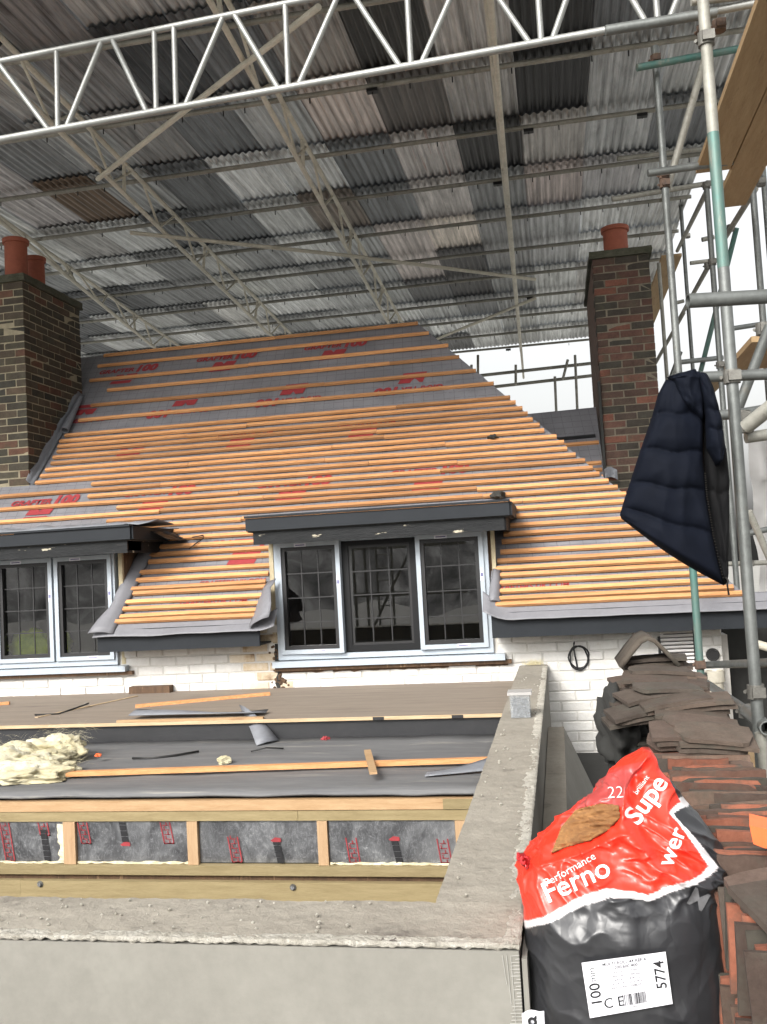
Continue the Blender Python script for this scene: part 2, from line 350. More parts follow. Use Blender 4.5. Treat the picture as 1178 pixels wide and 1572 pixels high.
# ------------------------------------------------------------------ mesh building
class MB:
    def __init__(s): s.v = []; s.f = []
    def add(s, vs, fs):
        o = len(s.v); s.v += [Vector(p) for p in vs]; s.f += [[i + o for i in f] for f in fs]; return s
    def box(s, lo, hi):
        x0, y0, z0 = lo; x1, y1, z1 = hi
        return s.add([(x0, y0, z0), (x1, y0, z0), (x1, y1, z0), (x0, y1, z0), (x0, y0, z1), (x1, y0, z1), (x1, y1, z1), (x0, y1, z1)],
                     [(0, 3, 2, 1), (4, 5, 6, 7), (0, 1, 5, 4), (1, 2, 6, 5), (2, 3, 7, 6), (3, 0, 4, 7)])
    def beam(s, p0, p1, w, h, up=(0, 0, 1)):          # box along p0-p1, width w sideways, height h along up
        p0, p1 = Vector(p0), Vector(p1); d = (p1 - p0).normalized(); up = Vector(up)
        sd_ = d.cross(up).normalized(); up = sd_.cross(d).normalized()
        vs = []
        for p in (p0, p1):
            for a, b in ((-1, -1), (1, -1), (1, 1), (-1, 1)): vs.append(p + sd_ * (a * w / 2) + up * (b * h / 2))
        return s.add(vs, [(0, 1, 2, 3), (7, 6, 5, 4), (0, 4, 5, 1), (1, 5, 6, 2), (2, 6, 7, 3), (3, 7, 4, 0)])
    def tube(s, p0, p1, r, n=10, r1=None, open_end=False):
        p0, p1 = Vector(p0), Vector(p1); d = (p1 - p0).normalized(); r1 = r if r1 is None else r1
        a = d.orthogonal().normalized(); b = d.cross(a)
        vs = []
        for p, q in ((p0, r), (p1, r1)):
            for i in range(n):
                t = 2 * PI * i / n; vs.append(p + a * (q * math.cos(t)) + b * (q * math.sin(t)))
        fs = [(i, (i + 1) % n, n + (i + 1) % n, n + i) for i in range(n)]
        if not open_end: fs += [tuple(range(n - 1, -1, -1)), tuple(range(n, 2 * n))]
        s.add(vs, fs)
        if open_end:                                     # hollow end: inner wall
            o = len(s.v); vs = []
            for p, q in ((p0, r * .8), (p1, r1 * .8)):
                for i in range(n):
                    t = 2 * PI * i / n; vs.append(p + a * (q * math.cos(t)) + b * (q * math.sin(t)))
            fs = [(n + i, n + (i + 1) % n, (i + 1) % n, i) for i in range(n)]
            s.add(vs, fs)
            k = len(s.v) - 2 * n; k0 = k - 2 * n
            for e in (0, n):
                for i in range(n):
                    s.f.append([k0 + e + i, k0 + e + (i + 1) % n, k + e + (i + 1) % n, k + e + i])
        return s
    def path(s, pts, r, n=6):
        pts = [Vector(p) for p in pts]; rings = []
        o = len(s.v); up = Vector((0.3, .2, 1)).normalized()
        for i, p in enumerate(pts):
            d = (pts[min(i + 1, len(pts) - 1)] - pts[max(i - 1, 0)]).normalized()
            a = d.cross(up)
            if a.length < 1e-3: a = d.orthogonal()
            a.normalize(); b = d.cross(a)
            for k in range(n):
                t = 2 * PI * k / n; s.v.append(p + a * (r * math.cos(t)) + b * (r * math.sin(t)))
        for i in range(len(pts) - 1):
            for k in range(n):
                s.f.append([o + i * n + k, o + i * n + (k + 1) % n, o + (i + 1) * n + (k + 1) % n, o + (i + 1) * n + k])
        s.f.append([o + k for k in range(n - 1, -1, -1)]); e = o + (len(pts) - 1) * n; s.f.append([e + k for k in range(n)])
        return s
    def prism(s, poly, off):                              # polygon extruded by vector
        n = len(poly); off = Vector(off); poly = [Vector(p) for p in poly]
        return s.add(poly + [p + off for p in poly], [tuple(range(n)), tuple(range(2 * n - 1, n - 1, -1))] + [(i, n + i, n + (i + 1) % n, (i + 1) % n) for i in range(n)])
    def lathe(s, c, prof, n=24):                          # prof: (radius, z)
        o = len(s.v); c = Vector(c)
        for r, z in prof:
            for i in range(n):
                t = 2 * PI * i / n; s.v.append(c + Vector((r * math.cos(t), r * math.sin(t), z)))
        for j in range(len(prof) - 1):
            for i in range(n): s.f.append([o + j * n + i, o + j * n + (i + 1) % n, o + (j + 1) * n + (i + 1) % n, o + (j + 1) * n + i])
        return s
    def grid(s, rows):                                    # rows of points
        o = len(s.v); w = len(rows[0])
        for r in rows: s.v += [Vector(p) for p in r]
        for j in range(len(rows) - 1):
            for i in range(w - 1): s.f.append([o + j * w + i, o + j * w + i + 1, o + (j + 1) * w + i + 1, o + (j + 1) * w + i])
        return s
    def mesh(s, name, mat, smooth=False, recalc=True):
        me = bpy.data.meshes.new(name); me.from_pydata([tuple(v) for v in s.v], [], s.f)
        if recalc and name != 'pane':
            bm = bmesh.new(); bm.from_mesh(me); bmesh.ops.recalc_face_normals(bm, faces=bm.faces); bm.to_mesh(me); bm.free()
        me.materials.append(M[mat] if isinstance(mat, str) else mat)
        if smooth:
            me.polygons.foreach_set('use_smooth', [True] * len(me.polygons))
            if smooth == 'angle': me.set_sharp_from_angle(angle=math.radians(38))
        me.update(); return me
    def build(s, name, mat, parent=None, smooth=False, **kw):
        return link(name, s.mesh(name, mat, smooth), parent, **kw)
def link(name, me, parent=None, loc=None, rot=None, scale=None, color=None, **kw):
    o = bpy.data.objects.new(name, me); COL.objects.link(o)
    if loc is not None: o.location = loc
    if rot is not None: o.rotation_euler = rot
    if scale is not None: o.scale = scale
    if color is not None: o.color = color
    if parent is not None: adopt(o, parent)
    tag(o, **kw); return o
def adopt(o, parent):
    o.parent = parent
    if parent.type == 'EMPTY': o.matrix_parent_inverse = Matrix.Translation(-parent.location)
def tag(o, label=None, cat=None, group=None, kind=None):
    for k, v in (('label', label), ('category', cat), ('group', group), ('kind', kind)):
        if v: o[k] = v
    return o
def thing(name, loc, label, cat, group=None):
    o = bpy.data.objects.new(name, None); COL.objects.link(o); o.location = loc; o.empty_display_size = .1
    return tag(o, label, cat, group)
def fixpar(root): pass
def text_mesh(txt, size, mat, offset=0.0, shear=0.0, extrude=0.0):
    c = bpy.data.curves.new('lettering', 'FONT'); c.body = txt; c.size = size; c.offset = offset; c.shear = shear
    c.align_x = 'CENTER'; c.align_y = 'CENTER'; c.resolution_u = 3; c.extrude = extrude
    o = bpy.data.objects.new('lettering', c); COL.objects.link(o)
    dg = bpy.context.evaluated_depsgraph_get(); me = bpy.data.meshes.new_from_object(o.evaluated_get(dg))
    bpy.data.objects.remove(o); bpy.data.curves.remove(c)
    me.materials.clear(); me.materials.append(M[mat]); return me
def wobble(p, sc, amp):
    return Vector(noise.noise_vector(Vector(p) * sc)) * amp

# ------------------------------------------------------------------ ground
MB().add([(-300, -300, -5), (300, -300, -5), (300, 300, -5), (-300, 300, -5)], [(0, 1, 2, 3)]).build('ground', 'ground', kind='structure')

# ------------------------------------------------------------------ brick meshes
def brick_mesh(lx, ly, lz, mat, seed, be=.004):
    rr = random.Random(seed); j = lambda a: rr.uniform(-a, a)
    bm = bmesh.new(); bmesh.ops.create_cube(bm, size=1)
    for v in bm.verts: v.co = Vector((v.co.x * lx, v.co.y * ly, v.co.z * lz))
    bmesh.ops.bevel(bm, geom=bm.edges[:], offset=be, segments=1, affect='EDGES', profile=.5)
    for v in bm.verts: v.co += Vector((j(.0025), j(.002), j(.0022)))
    me = bpy.data.meshes.new('brick'); bm.to_mesh(me); bm.free(); me.materials.append(M[mat]); return me
STR = [brick_mesh(.215, .1025, .066, 'brick', i) for i in range(5)]
HDR = [brick_mesh(.1025, .1025, .066, 'brick', 20 + i) for i in range(3)]
WSTAIN = [brick_mesh(.217, .1025, .067, 'stainbrick', 60 + i, .008) for i in range(3)]
WST = [brick_mesh(.217, .1025, .067, 'whitebrick', 40 + i, .006) for i in range(5)]

# ================================================================== HOUSE
house = thing('house', (-1.8, 7.2, -5), 'cottage with white painted brick wall and steep roof stripped to orange battens', 'house')
YW = 7.2
# --- walls: mortar backing with bricks in front
def wall_box(lo, hi, name='wall', mat='whitewall'):
    return MB().box(lo, hi).build(name, mat, house)
CWX0, CWX1, WZ0, WZ1 = -2.235, -.53, -.715, .24       # centre window opening
LWX1 = -3.61
wall = MB()
Y0, Y1 = YW - .003, YW + .25
wall.box((-6, Y0, -5), (LWX1 - 1.9, Y1, EZ)).box((LWX1 - 1.9, Y0, -5), (LWX1, Y1, -.775)).box((LWX1, Y0, -5), (CWX0, Y1, EZ + .2))
wall.box((CWX0, Y0, -5), (CWX1, Y1, -.775)).box((CWX1, Y0, -5), (1.13, Y1, EZ + .1))
wall = wall.build('wall', 'whitewall', house)
MB().box((1.13 - .25, YW + .26, -5), (1.13, 13.5, -.4)).build('side_wall', 'whitewall', house)
MB().box((1.132, YW + .1, -5), (1.19, YW + .3, -.66)).build('corner_pier', 'whitewall', house)
MB().box((1.195, YW + .35, -5), (2.9, YW + .40, -.60)).build('side_gap_shade', 'dark', house)  # dark panel added as the shade of the gap beyond the corner
nb = 0
rb = random.Random(3)
zc = -.465
row = 0
while zc > -2.0:
    for seg0, seg1, zmin in ((-5.6, -3.575, -.99), (-3.56, -2.24, -.99), (-2.24, -.50, -.99), (-.50, 1.13, -2.0)):
        if seg0 in (-2.24, -5.6) and zc > -.80: continue
        if zc < zmin: continue
        x = seg0 + (0.1125 if row % 2 else 0) - .11
        while x < seg1:
            a, b = max(x, seg0), min(x + .215, seg1)
            if b - a > .05 and not (.66 < (a + b) / 2 < .95 and -.86 < zc < -.60) and not (seg0 == -2.24 and b > -.36):
                stained = -2.62 < (a + b) / 2 < -2.05 and rb.random() < .75
                o = link('painted_brick', rb.choice(WSTAIN if stained else WST), wall, loc=((a + b) / 2, YW + .042 + rb.uniform(-.004, .004), zc), scale=((b - a) / .217, 1, 1), rot=(0, rb.uniform(-.008, .008), 0))
                nb += 1
            x += .225
    zc -= .075; row += 1
# air vent grille
v = MB()
for i in range(9): v.beam((.70, YW - .016, -.615 - i * .028), (.93, YW - .012, -.615 - i * .028), .018, .0155, (0, .6, 1))
v.box((.69, YW - .004, -.87), (.94, YW + .06, -.59)) if False else None
vent = MB().box((.68, YW - .012, -.872), (.95, YW + .03, -.588)).build('air_vent', 'gasket', house)
v.build('louvre_slat', 'white_text', vent)
MB().lathe((1.03, YW - .03, -.775), [(.001, 0)]).build if False else None
hole = MB().tube((1.06, YW - .035, -.79), (1.06, YW + .01, -.79), .048, 16, open_end=True).build('waste_pipe_stub', 'cable', house, smooth='angle')
MB().tube((1.06, YW - .033, -.79), (1.06, YW + .012, -.79), .0375, 14).build('pipe_bore', 'gasket', hole)

# --- roof underlay
HX = lambda s: 1.29 - .63 * s
SR = 4.17
SD = 1.105           # where the flat dormer roofs meet the slope
def patch(x0f, x1f, s0, s1, nx, ns, h=0.0, sag=.006):
    rows = []
    for j in range(ns + 1):
        s = s0 + (s1 - s0) * j / ns; a, b = x0f(s), x1f(s); r = []
        for i in range(nx + 1):
            x = a + (b - a) * i / nx
            w = noise.noise(Vector((x * 2.3, s * 2.3, 3))) * sag + noise.noise(Vector((x * 9, s * 9, 1))) * sag * .35
            # creases near the upper hip corner
            cx, cs = onroofc
            d = math.hypot(x - cx, (s - cs) * 1.3)
            if d < .75: w += (1 - d / .75) * .035 * abs(noise.noise(Vector((x * 6 + s * 5, s * 3 - x * 3, 7))))
            r.append(rp(x, s, h + w - .004))
        rows.append(r)
    return rows
onroofc = (-.85, 2.95)
und = MB()
und.grid(patch(lambda s: -7.5, lambda s: HX(s), SD, SR, 150, 70))
und.grid(patch(lambda s: -3.56 if s < .72 else -3.56 + (s - .72) / .385 * .30, lambda s: -2.29, 0, SD, 34, 24))
und.grid(patch(lambda s: -.52, lambda s: HX(s), 0, SD, 40, 24))
# the hidden slopes: hip side and back
A, Bp, Cp = rp(HX(0), 0, -.01), rp(HX(SR), SR, -.01), rp(-7.5, SR, -.01)
und.add([A, Bp, Bp + Vector((2.6, 2.95, -2.93)), A + Vector((0, 5.8, 0))], [(0, 1, 2, 3)])
und.add([Bp, Cp, Cp + Vector((0, 2.9, -2.9)), Bp + Vector((2.6, 2.9, -2.9))], [(0, 1, 2, 3)])
roof = und.build('roof', 'underlay', house, smooth='angle')

# --- battens
low = [.0065]
for d in (.061, .07, .08, .088, .062, .088, .096, .117, .089, .087, .112, .087): low.append(low[-1] + d)
mid = [low[-1] + .0925 * i for i in range(1, 18)]
upper = [2.868, 3.124, 3.391, 3.626, 3.915, 4.135]
rt = random.Random(11)
def batten(x0, x1, s, h=.0165, tilt=0.0):
    mb = MB(); n = max(2, int((x1 - x0) / .5))
    w, t = .0345, .023
    ph = rt.uniform(0, 99)
    for k in range(n + 1):
        x = x0 + (x1 - x0) * k / n
        ds = noise.noise(Vector((x * .9, s * 3, ph))) * .007 + tilt * (x - x0); dh = noise.noise(Vector((x * 1.2, ph, 2))) * .003
        for a, b in ((-1, -1), (1, -1), (1, 1), (-1, 1)): mb.v.append(rp(x, s + ds + a * w / 2, h + dh + b * t / 2 + .004))
    for k in range(n):
        o = k * 4
        for i in range(4): mb.f.append([o + i, o + (i + 1) % 4, o + 4 + (i + 1) % 4, o + 4 + i])
    mb.f += [[0, 1, 2, 3], [n * 4 + 3, n * 4 + 2, n * 4 + 1, n * 4]]
    return mb.build('batten', 'batten', roof)
def run(x0, x1, s, lap=True):
    cuts = [x0]
    x = x0 + rt.uniform(1.2, 3.6)
    while x < x1 - .6: cuts.append(x); x += rt.uniform(2.4, 3.6)
    cuts.append(x1)
    for a, b in zip(cuts[:-1], cuts[1:]):
        batten(a + .002, b - .002, s + rt.uniform(-.006, .006), tilt=rt.uniform(-.002, .002))
for s in low:
    xr = HX(s) + rt.uniform(-.045, .012)
    if s < 1.06:
        xl = -.505 if s < .55 else -.46
        run(xl + rt.uniform(-.01, .05), xr, s)
        xl = -3.50 + s * .08 if s < .72 else -3.44 + (s - .72) * .40
        run(xl + rt.uniform(-.015, .03), -2.30 + (rt.uniform(-.05, 0) if s < .2 else rt.uniform(-.02, .005)), s)
for i, s in enumerate(mid):
    xr = HX(s) + rt.uniform(-.045, .012)
    if s < 1.86:
        xl = -6.2 if i % 2 == 0 else -4.2 + rt.uniform(-.5, .4)
    else:
        xl = -4.93 + rt.uniform(-.02, .05)
    run(xl, xr, s)
for i, s in enumerate(upper):
    run([-4.85, -4.80, -4.70, -4.99, -4.99, -4.99][i], HX(s) + rt.uniform(-.03, .02), s)
# printed lettering on the underlay
def roof_frame(x, s, flip=False, h=.0035):
    a = Vector((1, 0, 0)); b = Vector((0, C45, C45)); n = Vector((0, -C45, C45)); p = rp(x, s, h)
    if flip: a, b = -a, -b
    return Matrix(((a.x, b.x, n.x, p.x), (a.y, b.y, n.y, p.y), (a.z, b.z, n.z, p.z), (0, 0, 0, 1)))
tm_word = text_mesh('GRAFTER', .10, 'redprint', .004, .15)
tm_num = text_mesh('100', .17, 'redprint', .010, .15)
tm_sub = text_mesh('GRAFTERS.UK.COM', .065, 'redprint', .001, .1)
bx = MB()
bx.add([(-.17, -.05, 0), (.16, -.05, 0), (.19, .05, 0), (.03, .05, 0), (.0, .0, 0), (-.04, .05, 0), (-.14, .05, 0)], [(0, 4, 5, 6), (0, 1, 2, 3, 4)])
bx.add([(-.19, -.13, 0), (.13, -.13, 0), (.15, -.075, 0), (-.17, -.075, 0)], [(0, 1, 2, 3)])
for v in bx.v: v.x *= .75
box_me = bx.mesh('printed_logo', 'redprint')
def mark(me, x, s, flip=False, name='printed_mark', dx=0):
    o = bpy.data.objects.new(name, me); COL.objects.link(o); o.parent = roof
    o.matrix_local = roof_frame(x, s, flip) @ Matrix.Translation((dx, 0, 0)); return o
for x, s, fl in ((-4.57, 3.79, 0), (-3.43, 3.85, 0), (-2.2, 3.87, 0), (-2.28, 1.60, 0), (-3.58, 1.61, 0), (-1.05, 1.63, 0), (-4.73, 1.59, 0),
                 (-3.76, 2.89, 1), (-2.6, 2.92, 1), (-1.37, 2.93, 1), (-4.9, 2.89, 1), (-2.55, .86, 0)):
    mark(tm_word, x, s, fl, dx=-.16); mark(tm_num, x, s + (.006 if not fl else -.006), fl, dx=.19)
    mark(box_me, x - .02 if not fl else x + .05, s - .13 if not fl else s + .15, fl, 'printed_logo')
for x, s in ((-4.08, 2.36), (-2.93, 2.40), (-1.72, 2.41), (-2.73, .19), (-.22, .19), (-2.62, .40)):
    mark(tm_sub, x, s); s > .5 and mark(box_me, x - .02, s - .09, name='printed_logo')

# --- eaves felt strip, fascia boards
def felt(x0, x1, name, curl0=0, curl1=0):
    rows = []
    for j in range(9):
        t = j / 8; r = []
        n = 40
        for i in range(n + 1):
            x = x0 + (x1 - x0) * i / n
            sag = .012 * noise.noise(Vector((x * 3, t, 5)))
            e0 = max(0, 1 - (x - x0) / .22); e1 = max(0, 1 - (x1 - x) / .16)
            lift = curl0 * e0 ** 2 + curl1 * e1 ** 2
            y = EY + .02 - t * .10 - (t * t) * .02
            z = EZ + .02 - t * .115 + sag * t + lift * (1 - .3 * t)
            r.append((x, y - lift * .15, z))
        rows.append(r)
    o = MB().grid(rows).build(name, 'feltplain', house, smooth=True)
    md = o.modifiers.new('thick', 'SOLIDIFY'); md.thickness = .003
    return o
felt(-.57, 1.6, 'eaves_felt', curl0=.10)
felt(-3.66, -2.16, 'eaves_felt', curl1=.05)
# upturned strips beside the dormers
def strip(pts, w, name='felt_upstand'):
    rows = []
    n = len(pts)
    for k, (p, q) in enumerate(pts):
        p, q = Vector(p), Vector(q); r = []
        for i in range(7):
            t = i / 6; r.append(p.lerp(q, t) + Vector((0, -.02 * math.sin(PI * t), .012 * math.sin(PI * t))) + wobble((k * .3, t, 4), 2.0, .012))
        rows.append(r)
    o = MB().grid(rows).build(name, 'feltplain', house, smooth=True)
    o.modifiers.new('thick', 'SOLIDIFY').thickness = .003
sp = []
for k in range(15):
    s = -.11 + k * .0685
    xi = -3.50 + s * .08 if s < .72 else -3.44 + (s - .72) * .40
    w = .10 if s > .2 else .10 + (.2 - s) * .25
    sp.append((rp(xi + .02, s, .012), rp(xi - w, s, .035) + Vector((0, -.02, 0))))
strip(sp, .1)
sp = []
for k in range(9):
    t = k / 8; s = -.12 + .42 * t
    sp.append((rp(-2.36 + .03 * t, s, .02), rp(-2.175 - .035 * t + .02 * math.sin(t * 7), s + .05, .09 + .03 * math.sin(t * 5)) + Vector((0, -.06, 0))))
strip(sp, .1)
sp = []
for k in range(6):
    t = k / 5; s = .02 + .32 * t
    sp.append((rp(-.44, s, .02), rp(-.525 + .02 * t, s, .05)))
strip(sp, .1)
MB().box((-3.645, EY - .045, -.575), (-2.30, EY - .02, -.40)).build('fascia_board', 'fascia', house)
MB().box((-.515, EY - .045, -.585), (1.9, EY - .02, -.40)).build('fascia_board', 'fascia', house)
MB().box((-3.64, EY - .02, -.572), (-2.30, YW + .01, -.56)).build('soffit', 'dark', house)
MB().box((-.51, EY - .02, -.582), (1.85, YW + .01, -.57)).build('soffit', 'dark', house)

# --- dormer roofs
def dormer(x0, x1, name):
    t = thing(name, (0, 0, 0), None, None) if False else None
    top = MB()
    yb = EY + SD * C45 + .03
    top.box((x0, 6.872, .30), (x1, yb, .40))
    d = top.build('dormer_roof', 'dark', house)
    MB().beam((x0 - .005, 6.86, .358), (x1 + .005, 6.86, .358), .024, .098).build('fascia_board', 'fascia', d)
    MB().beam((x0 - .01, 6.855, .418), (x1 + .01, 6.855, .418), .05, .016).build('drip_trim', 'fascia', d)
    rows = [[(x0 + .04 + (x1 - x0 - .08) * i / 40, 6.905 + .004 * noise.noise(Vector((i, 0, 0))), z + .004 * noise.noise(Vector((i * .8, z * 20, 3)))) for i in range(41)] for z in (.203, .235, .275, .312)]
    o = MB().grid(rows).build('old_fascia', 'oldblack', d); o.modifiers.new('t', 'SOLIDIFY').thickness = .02
    MB().box((x0 + .05, 6.92, .222), (x1 - .05, YW - .04, .298)).build('soffit', 'dark', d)
    return d
d1 = dormer(-2.345, -.335, 'x')
d2 = dormer(-5.8, -3.31, 'x')
for d, x1 in ((d1, -.335), (d2, -3.31)):               # right-hand return of the fascia running back to the slope
    f = MB(); ys = EY + .30 + .36 - .05
    f.add([(x1, 6.87, .41), (x1, EY + .78 + .02, .41), (x1, EY + .67, .309), (x1, 6.87, .309)], [(0, 1, 2, 3)])
    o = f.build('fascia_return', 'fascia', d); o.modifiers.new('t', 'SOLIDIFY').thickness = .022
    f = MB(); f.add([(x1 - .05, 6.905, .31), (x1 - .05, EY + .66, .31), (x1 - .05, EY + .55, .205), (x1 - .05, 6.905, .205)], [(0, 1, 2, 3)])
    o = f.build('old_fascia_return', 'oldblack', d); o.modifiers.new('t', 'SOLIDIFY').thickness = .02
# cheeks
def cheek(x, name='dormer_cheek', mat='cheek'):
    zt = .29
    f = MB().prism([(x, YW + .02, -.72 if False else EZ + .22), (x, YW + .02, zt), (x, EY + zt - EZ, zt)], (-.03, 0, 0))
    return f.build(name, mat, house)
cheek(-3.545); cheek(-.505); cheek(-2.235)
MB().box((-3.585, YW - .01, -.70), (-3.55, YW + .03, .235)).build('corner_post', 'cream', house)
MB().box((-.505, YW - .01, -.62), (-.475, YW + .03, .235)).build('corner_post', 'cream', house)
MB().box((-2.285, YW - .005, -.60), (-2.25, YW + .03, .235)).build('corner_post', 'cream', house)
# ragged sheet on top of the left dormer
rows = []
for j in range(4):
    r = []
    for i in range(30):
        x = -4.6 + i * .05; r.append((x, 6.88 + j * .16, .43 + .035 * math.sin(PI * j / 3) * (1 + noise.noise(Vector((i * .3, j, 0)))) + .012 * noise.noise(Vector((i * .5, j * 2, 8)))))
    rows.append(r)
o = MB().grid(rows).build('loose_felt', 'lead', d2, smooth=True); o.modifiers.new('t', 'SOLIDIFY').thickness = .004
rows = [[(-3.30 + .03 * noise.noise(Vector((i * 2, j, 0))) + j * .04, 7.2 + i * .055, .385 - j * .02 + .03 * noise.noise(Vector((i * 1.3, j, 2)))) for i in range(11)] for j in range(5)]
o = MB().grid(rows).build('torn_felt', 'black', d2); o.modifiers.new('t', 'SOLIDIFY').thickness = .004

# --- interior behind the windows
rm = MB()
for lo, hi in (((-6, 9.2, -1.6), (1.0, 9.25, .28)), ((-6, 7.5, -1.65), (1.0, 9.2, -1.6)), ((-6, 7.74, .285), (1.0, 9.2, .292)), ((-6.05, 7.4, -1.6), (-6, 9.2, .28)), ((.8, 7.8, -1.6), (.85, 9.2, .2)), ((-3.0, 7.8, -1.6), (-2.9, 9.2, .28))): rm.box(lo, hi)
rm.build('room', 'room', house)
# --- windows
def rect_frame(x0, x1, z0, z1, w, y0, y1):
    mb = MB()
    mb.box((x0, y0, z0), (x0 + w, y1, z1)).box((x1 - w, y0, z0), (x1, y1, z1)).box((x0 + w, y0, z0), (x1 - w, y1, z0 + w)).box((x0 + w, y0, z1 - w), (x1 - w, y1, z1))
    return mb
def turned(mb, px, ang):                                # swing a leaf about a vertical hinge
    c, s = math.cos(ang), math.sin(ang)
    for i, v in enumerate(mb.v):
        dx, dy = v.x - px[0], v.y - px[1]; mb.v[i] = Vector((px[0] + dx * c - dy * s, px[1] + dx * s + dy * c, v.z))
    return mb
def window(x0, x1, z0, z1, lights, sill=True, stickers=True):
    w = rect_frame(x0, x1, z0, z1, .04, YW - .035, YW + .05).build('window', 'alu', house)
    for a, b, kind, ang in lights:
        hx = (a, YW - .03) if ang <= 0 else (b, YW - .03)
        fw, mat, yo = (.034, 'alu', .055) if kind == 'sash' else (.05, 'aludark', .02)
        turned(rect_frame(a, b, z0 + .045, z1 - .03, fw, YW - yo, YW + .01), hx, ang).build('sash' if kind == 'sash' else 'fixed_light', mat, w)
        e = fw
        turned(rect_frame(a + e, b - e, z0 + .045 + e, z1 - .03 - e, .030, YW - yo + .012, YW + .008), hx, ang).build('glazing_gasket', 'gasket', w)
        e += .020
        g0, g1, h0, h1 = a + e, b - e, z0 + .045 + e, z1 - .03 - e
        turned(MB().add([(g0, YW - .012, h0), (g1, YW - .012, h0), (g1, YW - .012, h1), (g0, YW - .012, h1)], [(0, 1, 2, 3)]), hx, ang).build('pane', 'glass', w)
        bars = MB()
        for k in (1, 2):
            x = g0 + (g1 - g0) * k / 3; bars.box((x - .0045, YW - .018, h0), (x + .0045, YW - .0135, h1))
        for k in (1, 2, 3):
            z = h0 + (h1 - h0) * k / 4; bars.box((g0, YW - .0185, z - .0045), (g1, YW - .014, z + .0045))
        turned(bars, hx, ang).build('leaded_bars', 'gasket', w)
        if kind == 'sash' and stickers:
            y = YW - yo - .0015
            for cx, cz, hw, hh in (((a + b) / 2 - .06, z1 - .052, .05, .013), ((a + b) / 2 + .07, z0 + .066, .05, .013), (b - .02, (z0 + z1) / 2 + .12, .011, .05)):
                for nm, mt, fx, fz, dy in (('sticker', 'sticker', 1, 1, 0), ('sticker_print', 'stickertext', .76, .3, -.001)):
                    st = MB().add([(cx - hw * fx, y + dy, cz - hh * fz), (cx + hw * fx, y + dy, cz - hh * fz), (cx + hw * fx, y + dy, cz + hh * fz), (cx - hw * fx, y + dy, cz + hh * fz)], [(0, 1, 2, 3)])
                    turned(st, hx, ang).build(nm, mt, w)
    MB().box((x0 - .04, YW - .085, z0 - .055), (x1 + .085, YW + .02, z0 - .008)).build('sill', 'alu', w)
    MB().box((x0 - .04, YW - .092, z0 - .058), (x1 + .085, YW - .086, z0 - .022)).build('sill_nosing', 'sticker', w) if False else None
    MB().add([((x0 + x1) / 2 - .08, YW - .0865, z0 - .045), ((x0 + x1) / 2 + .02, YW - .0865, z0 - .045), ((x0 + x1) / 2 + .02, YW - .0865, z0 - .02), ((x0 + x1) / 2 - .08, YW - .0865, z0 - .02)], [(0, 1, 2, 3)]).build('sticker', 'sticker', w)
    MB().box((x0 - .03, YW - .05, z0 - .085), (x1 + .13, YW + .02, z0 - .056)).build('sill_board', 'cheek', w)
    return w
window(CWX0, CWX1, WZ0, WZ1, [(-2.205, -1.685, 'sash', -.05), (-1.68, -1.09, 'fixed', 0), (-1.085, -.565, 'sash', .035)])
w2 = window(-5.22, LWX1, -.70, .235, [(-5.2, -4.70, 'sash', 0), (-4.69, -4.165, 'sash', .0), (-4.145, -3.63, 'sash', .0)])
# damaged brickwork beside the centre window
gap = MB()
for k in range(70):
    x = -2.25 + rb.gauss(0, .028); z = -.60 - rb.random() * .36; r = rb.uniform(.006, .02)
    gap.lathe((x, YW - .004, z), [(.001, r), (r, r * .4), (r * .9, -r * .5), (.001, -r)], 6)
gap.build('broken_mortar', 'cheek', house, kind='stuff')

rows = []
for k in range(24):
    z = -.585 - k * .0165; c = -2.255 + .012 * noise.noise(Vector((z * 14, 0, 0))); w = .018 + .016 * noise.noise(Vector((z * 22, 3, 0)))
    rows.append([(c - w, YW - .0115, z), (c, YW - .014, z), (c + w * 1.2, YW - .0115, z)])
MB().grid(rows).build('open_joint', 'dark', house)
rows = [[(-2.28 + 1.85 * i / 60, YW - .0105, -.80 + .008 * noise.noise(Vector((i * .5, 1, 0)))), (-2.28 + 1.85 * i / 60, YW - .0115, -.818 - .018 * max(0, noise.noise(Vector((i * .4, 7, 0)))))] for i in range(61)]
MB().grid(rows).build('rotten_sill_edge', 'cheek', house)
